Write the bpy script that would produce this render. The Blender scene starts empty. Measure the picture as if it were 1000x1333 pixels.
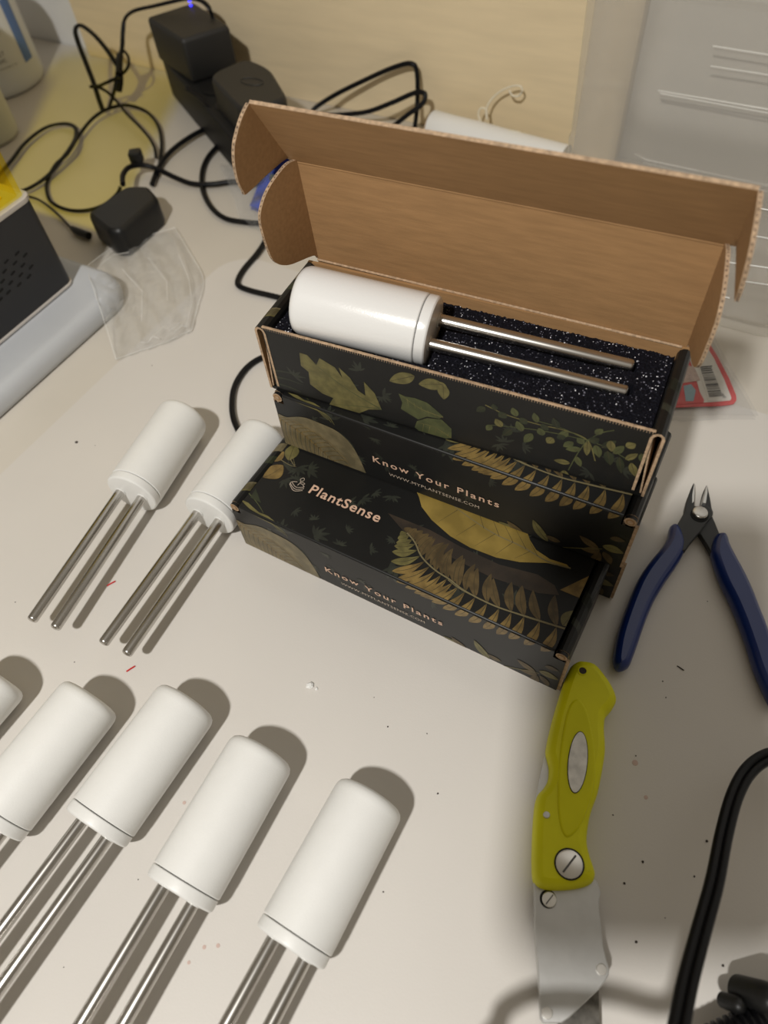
import bpy, bmesh, math, random
from mathutils import Vector, Matrix, noise
from mathutils.geometry import tessellate_polygon
random.seed(7)
C = bpy.context.scene.collection
PI = math.pi
V = Vector
# ------------------------------------------------------------------ camera
F = 924.0
RIGHT = V((0.8702, 0.4877, -0.0699)).normalized()
FWD = V((-0.3309, 0.4735, -0.8163)).normalized()
UP = RIGHT.cross(FWD).normalized()
RIGHT = FWD.cross(UP).normalized()
CAM = V((0, 0, 0.3598))

def ray(u, v):
    return RIGHT * ((u - 500) / F) - UP * ((v - 666.5) / F) + FWD
def at(u, v, z=0.0):
    d = ray(u, v); return CAM + d * ((z - CAM.z) / d.z)
def at_y(u, v, y):
    d = ray(u, v); return CAM + d * ((y - CAM.y) / d.y)
def on_plane(u, v, p, n):
    d = ray(u, v); return CAM + d * ((p - CAM).dot(n) / d.dot(n))

cd = bpy.data.cameras.new('camera'); cam = bpy.data.objects.new('camera', cd); C.objects.link(cam)
cam.matrix_world = Matrix(((RIGHT.x, UP.x, -FWD.x, CAM.x), (RIGHT.y, UP.y, -FWD.y, CAM.y), (RIGHT.z, UP.z, -FWD.z, CAM.z), (0, 0, 0, 1)))
cd.sensor_fit = 'VERTICAL'; cd.sensor_height = 36; cd.sensor_width = 27; cd.lens = 36 * F / 1333
cd.clip_start = 0.005; cd.clip_end = 50
cd.dof.use_dof = True; cd.dof.focus_distance = 0.37; cd.dof.aperture_fstop = 7.5
bpy.context.scene.camera = cam
vs = bpy.context.scene.view_settings
vs.view_transform = 'Standard'; vs.look = 'None'; vs.gamma = 1; vs.exposure = 0.0; vs.use_curve_mapping = False

# ------------------------------------------------------------------ materials
def nodes(name):
    m = bpy.data.materials.new(name); m.use_nodes = True
    return m, m.node_tree.nodes, m.node_tree.links, m.node_tree.nodes['Principled BSDF']
def mat(name, col, rough=0.5, metal=0.0, spec=0.5, noise_amt=0.0, noise_scale=40, stretch=(1, 1, 1), bump=0.0, bump_scale=300, coat=0.0, emit=None):
    m, N, L, P = nodes(name)
    P.inputs['Base Color'].default_value = (*col, 1); P.inputs['Roughness'].default_value = rough
    P.inputs['Metallic'].default_value = metal; P.inputs['Specular IOR Level'].default_value = spec
    P.inputs['Coat Weight'].default_value = coat; P.inputs['Coat Roughness'].default_value = 0.15
    tc = N.new('ShaderNodeTexCoord'); mp = N.new('ShaderNodeMapping'); mp.inputs['Scale'].default_value = stretch
    L.new(tc.outputs['Object'], mp.inputs['Vector'])
    if noise_amt > 0:
        n = N.new('ShaderNodeTexNoise'); n.inputs['Scale'].default_value = noise_scale; n.inputs['Detail'].default_value = 5
        L.new(mp.outputs['Vector'], n.inputs['Vector'])
        r = N.new('ShaderNodeValToRGB')
        r.color_ramp.elements[0].position = 0.3; r.color_ramp.elements[1].position = 0.7
        a = 1 - noise_amt; b = 1 + noise_amt
        r.color_ramp.elements[0].color = (*[c * a for c in col], 1); r.color_ramp.elements[1].color = (*[min(1, c * b) for c in col], 1)
        L.new(n.outputs['Fac'], r.inputs['Fac']); L.new(r.outputs['Color'], P.inputs['Base Color'])
    if bump > 0:
        n2 = N.new('ShaderNodeTexNoise'); n2.inputs['Scale'].default_value = bump_scale; n2.inputs['Detail'].default_value = 3
        L.new(mp.outputs['Vector'], n2.inputs['Vector'])
        b = N.new('ShaderNodeBump'); b.inputs['Strength'].default_value = bump; b.inputs['Distance'].default_value = 0.001
        L.new(n2.outputs['Fac'], b.inputs['Height']); L.new(b.outputs['Normal'], P.inputs['Normal'])
    if emit:
        P.inputs['Emission Color'].default_value = (*emit[0], 1); P.inputs['Emission Strength'].default_value = emit[1]
    return m
def film(name, tint=(1, 1, 1), body=(0.8, 0.8, 0.8), amount=0.2, rough=0.12, bump=0.0, bscale=60, facing=0.3, crumple=False):
    """thin plastic: see-through with a little reflecting body"""
    m, N, L, P = nodes(name)
    P.inputs['Base Color'].default_value = (*body, 1); P.inputs['Roughness'].default_value = rough
    t = N.new('ShaderNodeBsdfTransparent'); t.inputs['Color'].default_value = (*tint, 1)
    mx = N.new('ShaderNodeMixShader'); lw = N.new('ShaderNodeLayerWeight'); lw.inputs['Blend'].default_value = 0.25
    mm = N.new('ShaderNodeMath'); mm.operation = 'MULTIPLY_ADD'; mm.inputs[1].default_value = facing; mm.inputs[2].default_value = amount; mm.use_clamp = True
    L.new(lw.outputs['Facing'], mm.inputs[0]); L.new(mm.outputs[0], mx.inputs['Fac'])
    L.new(t.outputs[0], mx.inputs[1]); L.new(P.outputs[0], mx.inputs[2])
    if bump:
        n2 = N.new('ShaderNodeTexVoronoi' if crumple else 'ShaderNodeTexNoise'); n2.inputs['Scale'].default_value = bscale
        if crumple: P.inputs['Specular IOR Level'].default_value = 1.0
        tc = N.new('ShaderNodeTexCoord'); L.new(tc.outputs['Object'], n2.inputs['Vector'])
        b = N.new('ShaderNodeBump'); b.inputs['Strength'].default_value = bump; b.inputs['Distance'].default_value = 0.004
        L.new(n2.outputs['Distance' if crumple else 'Fac'], b.inputs['Height']); L.new(b.outputs['Normal'], P.inputs['Normal']); L.new(b.outputs['Normal'], lw.inputs['Normal'])
    L.new(mx.outputs[0], N['Material Output'].inputs['Surface'])
    return m

M = {}
M['mat_white'] = mat('white laminate', (0.64, 0.61, 0.57), 0.42, noise_amt=0.025, noise_scale=9, spec=0.4, bump=0.05, bump_scale=900)
M['table'] = mat('off white table', (0.62, 0.58, 0.515), 0.5, noise_amt=0.03, noise_scale=12, spec=0.4)
M['wall'] = mat('grey white wall', (0.72, 0.72, 0.71), 0.8, noise_amt=0.02)
M['floor'] = mat('dark floor', (0.12, 0.10, 0.09), 0.7)
M['wood'] = mat('pale plywood', (0.80, 0.67, 0.45), 0.6, noise_amt=0.045, noise_scale=16, stretch=(1, 1, 9), spec=0.3)
M['sensor'] = mat('white printed plastic', (0.80, 0.80, 0.78), 0.45, bump=0.10, bump_scale=1500, noise_amt=0.012, noise_scale=120)
M['sensor_gloss'] = mat('glossy white plastic', (0.80, 0.80, 0.79), 0.22, coat=0.25, bump=0.07, bump_scale=1100)
M['cap_white'] = mat('white cap plastic', (0.78, 0.78, 0.76), 0.42, bump=0.10, bump_scale=500)
M['steel'] = mat('stainless steel', (0.56, 0.54, 0.51), 0.27, metal=1.0, noise_amt=0.05, noise_scale=60)
M['steel_bright'] = mat('bright screw steel', (0.80, 0.78, 0.74), 0.38, metal=0.8)
M['steel_dull'] = mat('brushed steel', (0.60, 0.60, 0.59), 0.42, metal=0.75, noise_amt=0.05, noise_scale=90, bump=0.05)
M['steel_dark'] = mat('dark steel', (0.10, 0.095, 0.09), 0.40, metal=0.8, noise_amt=0.25, noise_scale=160)
M['blade'] = mat('oiled blade', (0.22, 0.21, 0.19), 0.35, metal=0.9, noise_amt=0.5, noise_scale=180)
M['print_black'] = mat('black printed card', (0.009, 0.009, 0.0085), 0.40, spec=0.32, noise_amt=0.2, noise_scale=30)
M['kraft'] = mat('kraft card', (0.33, 0.19, 0.085), 0.75, noise_amt=0.10, noise_scale=55, stretch=(1, 9, 9), spec=0.25, bump=0.1, bump_scale=250)
M['kraft_edge'] = mat('corrugated edge', (0.43, 0.30, 0.19), 0.8, noise_amt=0.30, noise_scale=500, bump=0.6, bump_scale=900)
M['flute'] = mat('dark flute hollow', (0.05, 0.03, 0.02), 0.9)
M['black'] = mat('black plastic', (0.008, 0.008, 0.008), 0.42, spec=0.4, bump=0.1, bump_scale=1200)
M['black_matte'] = mat('textured black plastic', (0.014, 0.0135, 0.013), 0.5, bump=0.25, bump_scale=1800)
M['black_side'] = mat('charcoal plastic', (0.010, 0.010, 0.010), 0.55, spec=0.22)
M['rubber'] = mat('black rubber', (0.004, 0.004, 0.005), 0.42, spec=0.22)
M['black_metal'] = mat('black painted metal', (0.014, 0.015, 0.016), 0.45)
M['unit_face'] = mat('dark grey shell', (0.026, 0.026, 0.028), 0.5, spec=0.35)
M['vent'] = mat('vent hollow', (0.001, 0.001, 0.001), 0.9)
M['trim'] = mat('silver trim', (0.62, 0.58, 0.54), 0.35, metal=0.3)
M['slab'] = mat('silver grey shell', (0.50, 0.52, 0.55), 0.4, noise_amt=0.02)
M['yellow'] = mat('yellow rubber grip', (0.68, 0.66, 0.0), 0.5, noise_amt=0.05, noise_scale=60, spec=0.35)
M['yellow_dk'] = mat('yellow grip inlay', (0.64, 0.62, 0.0), 0.55, noise_amt=0.05, noise_scale=60, spec=0.3)
M['scuffed'] = mat('scuffed grey plate', (0.72, 0.71, 0.68), 0.5, noise_amt=0.18, noise_scale=220)
M['blue_grip'] = mat('blue vinyl grip', (0.003, 0.020, 0.14), 0.32, spec=0.5, coat=0.2)
M['bottle'] = mat('milky bottle plastic', (0.66, 0.68, 0.70), 0.35)
M['label'] = mat('white bottle label', (0.66, 0.67, 0.67), 0.5)
M['label_blue'] = mat('blue label stripe', (0.10, 0.19, 0.45), 0.5)
M['ink'] = mat('dark ink', (0.03, 0.03, 0.035), 0.6)
M['bottle2'] = mat('cream bottle plastic', (0.60, 0.60, 0.50), 0.4)
M['amber_floor'] = mat('bright yellow tray', (0.95, 0.72, 0.01), 0.4)
M['roll'] = mat('white film roll', (0.80, 0.80, 0.78), 0.4, bump=0.3, bump_scale=60)
M['twine'] = mat('cream twine', (0.72, 0.66, 0.52), 0.85, noise_amt=0.15, noise_scale=900)
M['red'] = mat('red card', (0.60, 0.035, 0.04), 0.35)
M['paper'] = mat('white sticker', (0.72, 0.70, 0.66), 0.5)
M['pinkgrey'] = mat('printed pale card', (0.55, 0.42, 0.38), 0.5, noise_amt=0.2, noise_scale=300)
M['teal'] = mat('pale blue print', (0.25, 0.40, 0.48), 0.5)
M['blue_foil'] = mat('blue foil', (0.02, 0.06, 0.42), 0.25, noise_amt=0.6, noise_scale=60, coat=0.3)
M['navy'] = mat('navy wrapper', (0.006, 0.008, 0.05), 0.2)
M['silverfoil'] = mat('silver foil', (0.55, 0.62, 0.62), 0.15, metal=0.8)
M['ledblue'] = mat('blue led', (0.02, 0.02, 0.9), 0.4, emit=((0.03, 0.03, 1.0), 5))
M['copper'] = mat('copper print', (0.66, 0.44, 0.32), 0.45, spec=0.4)
M['grey_text'] = mat('grey bronze print', (0.50, 0.41, 0.33), 0.5)
M['red_scrap'] = mat('red plastic scrap', (0.55, 0.02, 0.02), 0.4)
M['crumb_and_shade'] = mat('dark crumb and hole shade', (0.04, 0.03, 0.025), 0.8)  # crumbs, and the painted shade inside the lanyard hole
M['pink_stain'] = mat('pink speck', (0.56, 0.42, 0.37), 0.7)
M['crumb_white'] = mat('white crumb', (0.8, 0.8, 0.78), 0.5)
def leafmat(name, c, c2, sc=260, st=(1, 1, 1)):
    m, N, L, P = nodes(name); P.inputs['Roughness'].default_value = 0.42; P.inputs['Specular IOR Level'].default_value = 0.4
    tc = N.new('ShaderNodeTexCoord'); mp = N.new('ShaderNodeMapping'); mp.inputs['Scale'].default_value = st
    n = N.new('ShaderNodeTexNoise'); n.inputs['Scale'].default_value = sc; n.inputs['Detail'].default_value = 3
    r = N.new('ShaderNodeValToRGB'); r.color_ramp.elements[0].position = 0.38; r.color_ramp.elements[1].position = 0.64
    r.color_ramp.elements[0].color = (*c2, 1); r.color_ramp.elements[1].color = (*c, 1)
    L.new(tc.outputs['Object'], mp.inputs['Vector']); L.new(mp.outputs['Vector'], n.inputs['Vector']); L.new(n.outputs['Fac'], r.inputs['Fac']); L.new(r.outputs['Color'], P.inputs['Base Color'])
    return m
M['leaf_khaki'] = leafmat('khaki leaf print', (0.19, 0.155, 0.085), (0.12, 0.10, 0.055), 120)
M['leaf_gold'] = leafmat('gold leaf print', (0.30, 0.21, 0.05), (0.20, 0.14, 0.032), 60)
M['leaf_olive'] = leafmat('olive leaf print', (0.155, 0.135, 0.048), (0.10, 0.088, 0.032), 200)
M['leaf_green'] = leafmat('green leaf print', (0.085, 0.092, 0.035), (0.05, 0.058, 0.024), 120)
M['leaf_deep'] = leafmat('deep green print', (0.032, 0.038, 0.018), (0.018, 0.022, 0.012), 120)
M['leaf_brown'] = leafmat('brown leaf print', (0.105, 0.072, 0.030), (0.058, 0.040, 0.018), 160)
M['leaf_tan'] = leafmat('tan fern print', (0.24, 0.16, 0.05), (0.13, 0.085, 0.028), 160)
M['leaf_dim'] = leafmat('dim foliage print', (0.030, 0.033, 0.024), (0.020, 0.022, 0.017), 160)
M['vein'] = mat('vein print', (0.17, 0.14, 0.07), 0.5)
M['vein_dk'] = mat('dark vein print', (0.045, 0.035, 0.015), 0.5)
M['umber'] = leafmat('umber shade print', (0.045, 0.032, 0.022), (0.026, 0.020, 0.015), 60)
ART = ['print_black', 'leaf_khaki', 'leaf_gold', 'leaf_olive', 'leaf_green', 'leaf_deep', 'leaf_brown', 'leaf_tan', 'leaf_dim', 'vein', 'vein_dk', 'umber', 'kraft', 'kraft_edge']
KR, ED, FL_ = ART.index('kraft'), ART.index('kraft_edge'), len(ART)
M['clear_tub'] = film('clear tub plastic', (0.94, 0.93, 0.91), (0.80, 0.79, 0.76), 0.13, 0.08, facing=0.25)
M['edge_highlight'] = film('edge highlight plastic', (0.9, 0.9, 0.9), (0.95, 0.95, 0.93), 0.70, 0.25)  # whitish body paints highlights along tub ribs and bag folds
M['clear_bag'] = film('crinkled clear film', (0.97, 0.97, 0.97), (0.80, 0.79, 0.76), 0.07, 0.07, 0.9, 42, facing=0.28, crumple=True)
M['clear_bag2'] = film('clear wrapper film', (0.96, 0.96, 0.96), (0.75, 0.75, 0.75), 0.05, 0.08, 0.5, 90, facing=0.25)
M['amber'] = film('amber acrylic', (1.0, 0.955, 0.47), (0.90, 0.62, 0.01), 0.03, 0.08, facing=0.08)
# dark foam, its glints painted in as pale cells of base colour
m, N, L, P = nodes('foam with painted glints')
P.inputs['Roughness'].default_value = 0.8; P.inputs['Specular IOR Level'].default_value = 0.15
tc = N.new('ShaderNodeTexCoord'); vo = N.new('ShaderNodeTexVoronoi'); vo.inputs['Scale'].default_value = 1900
L.new(tc.outputs['Object'], vo.inputs['Vector'])
sp = N.new('ShaderNodeSeparateColor'); L.new(vo.outputs['Color'], sp.inputs['Color'])
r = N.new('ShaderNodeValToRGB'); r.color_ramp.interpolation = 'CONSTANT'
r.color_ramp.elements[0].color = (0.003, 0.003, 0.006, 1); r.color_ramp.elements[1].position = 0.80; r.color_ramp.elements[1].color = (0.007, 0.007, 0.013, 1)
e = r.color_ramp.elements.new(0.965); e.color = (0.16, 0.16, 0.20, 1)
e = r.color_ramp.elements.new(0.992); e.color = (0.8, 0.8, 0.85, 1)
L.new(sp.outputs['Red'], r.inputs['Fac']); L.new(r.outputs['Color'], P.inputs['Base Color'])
M['foam'] = m

# ------------------------------------------------------------------ mesh helpers
class MB:
    def __init__(s): s.v = []; s.f = []; s.m = []
    def add(s, vs_, fs_, mi=0):
        o = len(s.v); s.v += [tuple(p) for p in vs_]
        for f in fs_: s.f.append([i + o for i in f]); s.m.append(mi)
        return s
    def box(s, a, b, mi=0, M_=None, bev=0.0, seg=2):
        bm = bmesh.new(); bmesh.ops.create_cube(bm, size=1)
        for v in bm.verts: v.co = V(((a[i] + b[i]) / 2 + v.co[i] * (b[i] - a[i]) for i in range(3)))
        if bev > 0: bmesh.ops.bevel(bm, geom=bm.edges[:], offset=bev, segments=seg, profile=0.5, affect='EDGES')
        if M_: bmesh.ops.transform(bm, matrix=M_, verts=bm.verts)
        s.bm(bm, mi); return s
    def bm(s, bm, mi=0):
        bm.verts.index_update(); s.add([v.co for v in bm.verts], [[v.index for v in f.verts] for f in bm.faces], mi); bm.free()
    def sweep(s, pts, rx, ry=None, n=10, mi=0, upv=V((0, 0, 1)), caps=True, closed=False):
        ry = ry or rx; rings = []; k = len(pts); prev = None
        for i, p in enumerate(pts):
            if closed: t = pts[(i + 1) % k] - pts[i - 1]
            else: t = pts[min(i + 1, k - 1)] - pts[max(i - 1, 0)]
            t = t.normalized(); b = t.cross(upv)
            if b.length < 1e-4: b = prev or V((1, 0, 0))
            if prev is not None and b.length < 0.3: b = (b.normalized() + prev * 2)
            b = (b - t * b.dot(t)).normalized(); prev = b; nn = b.cross(t)
            r1 = rx(i / (k - 1)) if callable(rx) else rx; r2 = ry(i / (k - 1)) if callable(ry) else ry
            rings.append([p + b * (math.cos(a) * r1) + nn * (math.sin(a) * r2) for a in [2 * PI * j / n for j in range(n)]])
        s.loft(rings, mi, caps, closed); return s
    def loft(s, rings, mi=0, caps=True, closed=False):
        n = len(rings[0]); vs_ = [q for r_ in rings for q in r_]; fs_ = []
        for i in range(len(rings) - (0 if closed else 1)):
            a = i * n; b = ((i + 1) % len(rings)) * n
            for j in range(n): fs_.append([a + j, a + (j + 1) % n, b + (j + 1) % n, b + j])
        if caps and not closed: fs_.append(list(range(n))[::-1]); fs_.append([(len(rings) - 1) * n + j for j in range(n)])
        s.add(vs_, fs_, mi)
    def lathe(s, prof, n=48, M_=None, mi=0, caps=True):
        """prof: (radius, height) along +Z"""
        rings = [[V((r_ * math.cos(2 * PI * j / n), r_ * math.sin(2 * PI * j / n), h)) for j in range(n)] for r_, h in prof]
        if M_: rings = [[M_ @ p for p in r_] for r_ in rings]
        s.loft(rings, mi, caps); return s
    def pillow(s, outline, prof, mi=0, cap_bottom=True):
        """outline: list of (x,y); prof: list of (inset, z) from bottom to top"""
        k = len(outline); P2 = [V((p[0], p[1])) for p in outline]
        area = sum(P2[i].x * P2[(i + 1) % k].y - P2[(i + 1) % k].x * P2[i].y for i in range(k))
        if area < 0: P2.reverse()
        nm = []
        for i in range(k):
            a = (P2[i] - P2[i - 1]).normalized(); b = (P2[(i + 1) % k] - P2[i]).normalized()
            t = a + b
            t = t.normalized() if t.length > 1e-6 else a
            nrm = V((-t.y, t.x)); c = max(0.5, nrm.dot(V((-a.y, a.x)))); nm.append(nrm / c)
        rings = [[V((P2[i].x + nm[i].x * ins, P2[i].y + nm[i].y * ins, z)) for i in range(k)] for ins, z in prof]
        s.loft(rings, mi, False)
        for ring, flip in ((rings[-1], False), (rings[0], True)):
            if flip and not cap_bottom: continue
            tr = tessellate_polygon([ring]); s.add(ring, [list(t)[::-1] if flip else list(t) for t in tr], mi)
        return s
    def build(s, name, mats, parent=None, smooth=40, weld=False):
        if isinstance(mats, str): mats = [mats]
        me = bpy.data.meshes.new(name); me.from_pydata(s.v, [], s.f)
        for m_ in mats: me.materials.append(M[m_])
        if len(mats) > 1: me.polygons.foreach_set('material_index', s.m)
        me.update()
        bm = bmesh.new(); bm.from_mesh(me)
        if weld: bmesh.ops.remove_doubles(bm, verts=bm.verts, dist=1e-6)
        if not getattr(s, 'open', False): bmesh.ops.recalc_face_normals(bm, faces=bm.faces)
        bm.to_mesh(me); bm.free()
        if smooth:
            me.polygons.foreach_set('use_smooth', [True] * len(me.polygons)); me.set_sharp_from_angle(angle=math.radians(smooth))
        o = bpy.data.objects.new(name, me); C.objects.link(o)
        if parent: o.parent = parent
        return o
def tag(o, label, cat=None, group=None, kind=None):
    if label: o['label'] = label
    if cat: o['category'] = cat
    if group: o['group'] = group
    if kind: o['kind'] = kind
    return o
def empty(name, loc, label, cat, rz=0, group=None, M_=None):
    o = bpy.data.objects.new(name, None); C.objects.link(o); o.empty_display_size = 0.01
    if M_ is not None: o.matrix_world = M_
    else: o.location = loc; o.rotation_euler = (0, 0, rz)
    return tag(o, label, cat, group)
def catmull(pts, n=8, closed=False):
    out = []; k = len(pts)
    rng = range(k) if closed else range(k - 1)
    for i in rng:
        g = (lambda j: pts[j % k]) if closed else (lambda j: pts[min(max(j, 0), k - 1)])
        p0, p1, p2, p3 = g(i - 1), g(i), g(i + 1), g(i + 2)
        for j in range(n):
            t = j / n
            out.append(0.5 * ((2 * p1) + (p2 - p0) * t + (2 * p0 - 5 * p1 + 4 * p2 - p3) * t * t + (3 * p1 - p0 - 3 * p2 + p3) * t ** 3))
    if not closed: out.append(pts[-1].copy())
    return out
def smooth2d(pts, n=4): return [(p.x, p.y) for p in catmull([V((a, b, 0)) for a, b in pts], n, True)]
def xy(u, v, z=0.0):
    p = at(u, v, z); return (p.x, p.y)
def struct(o): o['kind'] = 'structure'; return o
def text_mesh(txt, size=1.0, space=1.0, bold=0.0):
    cu = bpy.data.curves.new('t', 'FONT'); cu.body = txt; cu.size = size; cu.space_character = space; cu.offset = bold; cu.resolution_u = 3
    ob = bpy.data.objects.new('t', cu); C.objects.link(ob)
    me = bpy.data.meshes.new_from_object(ob); vs_ = [v.co.copy() for v in me.vertices]; fs_ = [list(p.vertices) for p in me.polygons]
    bpy.data.objects.remove(ob); bpy.data.meshes.remove(me); bpy.data.curves.remove(cu)
    return vs_, fs_
def fit_text(txt, width, height, space=1.0, bold=0.0):
    """text scaled so that its box is width x height, lower-left at the origin"""
    vs_, fs_ = text_mesh(txt, 1.0, space, bold)
    x0 = min(v.x for v in vs_); x1 = max(v.x for v in vs_); y0 = min(v.y for v in vs_); y1 = max(v.y for v in vs_)
    return [V(((v.x - x0) / (x1 - x0) * width, (v.y - y0) / (y1 - y0) * height, 0)) for v in vs_], fs_

# ------------------------------------------------------------------ room and table
struct(MB().box((-2.2, 0.655, -0.75), (2.0, 0.70, 1.9), bev=0.002).build('wall_back', 'wall'))
struct(MB().box((-2.2, -1.6, -0.78), (2.0, 0.70, -0.75)).build('floor', 'floor'))
tb = empty('worktable', (0, 0, 0), 'off-white worktable top that everything stands on, running back to the wall', 'table')
MB().box((-1.6, -0.42, -0.028), (1.1, 0.653, 0.0), bev=0.002).build('tabletop', 'table', tb)
for sx, sy in ((-1.52, -0.36), (1.02, -0.36), (-1.52, 0.58), (1.02, 0.58)):
    MB().box((sx - 0.02, sy - 0.02, -0.748), (sx + 0.02, sy + 0.02, -0.028), bev=0.002).build('leg', 'trim', tb)
# thin white work sheet with rounded corners lying on the table
X0, X1, Y0, Y1, RR = -0.394, 0.30, -0.30, 0.388, 0.030
ol = []
for cx, cy, a0 in ((X1 - RR, Y1 - RR, 0), (X0 + RR, Y1 - RR, 90), (X0 + RR, Y0 + RR, 180), (X1 - RR, Y0 + RR, 270)):
    for k in range(9):
        a = math.radians(a0 + k * 11.25); ol.append((cx + RR * math.cos(a), cy + RR * math.sin(a)))
tag(MB().pillow(ol, [(0, 0.0), (0, 0.0006), (0.0003, 0.0009)]).build('work_sheet', 'mat_white'), 'thin white work sheet with rounded corners lying under the boxes and probes', 'mat')
ZM = 0.0009
# plywood board leaning on the wall
b = MB().box((-0.797, 0.638, 0.0), (-0.147, 0.652, 0.62), bev=0.001)
tag(b.build('plywood_board', 'wood'), 'pale yellow plywood board standing upright against the back wall', 'board')

# ------------------------------------------------------------------ plant probes
RB, LB, LR_, SEP, RR_ = 0.0168, 0.0691, 0.0932, 0.0078, 0.0030
def make_probe(label, glossy=False):
    """local: axis along +X from rod tips towards the rounded end; origin at the body axis, far end"""
    root = empty('soil_probe', (0, 0, 0), label, 'plant sensor')
    T = Matrix.Rotation(PI / 2, 4, 'Y')
    body = [(0.0001, -0.00), (RB - 0.0045, -0.0), (RB - 0.0025, -0.0005), (RB - 0.0010, -0.0016), (RB - 0.0002, -0.0034), (RB, -0.0055), (RB, -LB + 0.0062), (RB - 0.0004, -LB + 0.0058), (0.0001, -LB + 0.0058)]
    MB().lathe(body, 64, T).build('body', 'sensor_gloss' if glossy else 'sensor', root, 30)
    RC = RB - 0.0002
    cap = [(0.0001, -LB + 0.0054), (RC - 0.0004, -LB + 0.0054), (RC, -LB + 0.0051), (RC, -LB + 0.0016), (RC - 0.0002, -LB + 0.0008), (RC - 0.0008, -LB + 0.0002), (RC - 0.0016, -LB), (0.0001, -LB)]
    MB().lathe(cap, 64, T).build('end_cap', 'sensor_gloss' if glossy else 'cap_white', root, 25)
    for sgn in (1, -1):
        S_ = Matrix.Translation((0, sgn * SEP, 0)) @ T
        r0 = RR_
        rod = [(r0, -LB + 0.0008), (r0, -LB - LR_ + 0.0016), (r0 * 0.96, -LB - LR_ + 0.0010), (r0 * 0.80, -LB - LR_ + 0.0004), (r0 * 0.45, -LB - LR_ + 0.00005), (0.0001, -LB - LR_)]
        MB().lathe(rod, 24, S_).build('rod', 'steel', root, 50)
        MB().lathe([(r0 + 0.0005, -LB - 0.0001), (r0 + 0.0005, -LB - 0.0005), (r0, -LB - 0.0006)], 24, S_).build('collar', 'cap_white', root, 50)
    return root
def copy_probe(src, label):
    r_ = src.copy(); C.objects.link(r_); r_['label'] = label
    for ch in list(src.children):
        c = ch.copy(); C.objects.link(c); c.parent = r_
    return r_
spots = [(-0.2972, 0.2079, 1.7367, 'white probe in the upper row, left of the one touching the cartons'),
         (-0.2368, 0.2172, 1.6475, 'white probe in the upper row whose body touches the left ends of the cartons'),
         (-0.1706, 0.0520, 1.5632, 'middle probe of the lower row, red scrap just above its rounded end'),
         (-0.1222, 0.0497, 1.6097, 'white probe of the lower row, second from the yellow knife'),
         (-0.0657, 0.0567, 1.5716, 'rightmost probe of the lower row, nearest the yellow knife'),
         (-0.2165, 0.0300, 1.566, 'white probe of the lower row with its end cap cut by the left edge'),
         (-0.2695, 0.0150, 1.566, 'leftmost probe of the lower row, only a rounded white end in view')]
p0 = make_probe('')
for i, (x, y, a, lb) in enumerate(spots):
    o = p0 if i == 0 else copy_probe(p0, lb)
    o['label'] = lb; o['group'] = 'white two-pronged probes lying on the work sheet'
    o.matrix_world = Matrix.Translation((x, y, RB + ZM + 0.0001)) @ Matrix.Rotation(a, 4, 'Z') @ Matrix.Rotation(-0.0, 4, 'Y')

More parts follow.
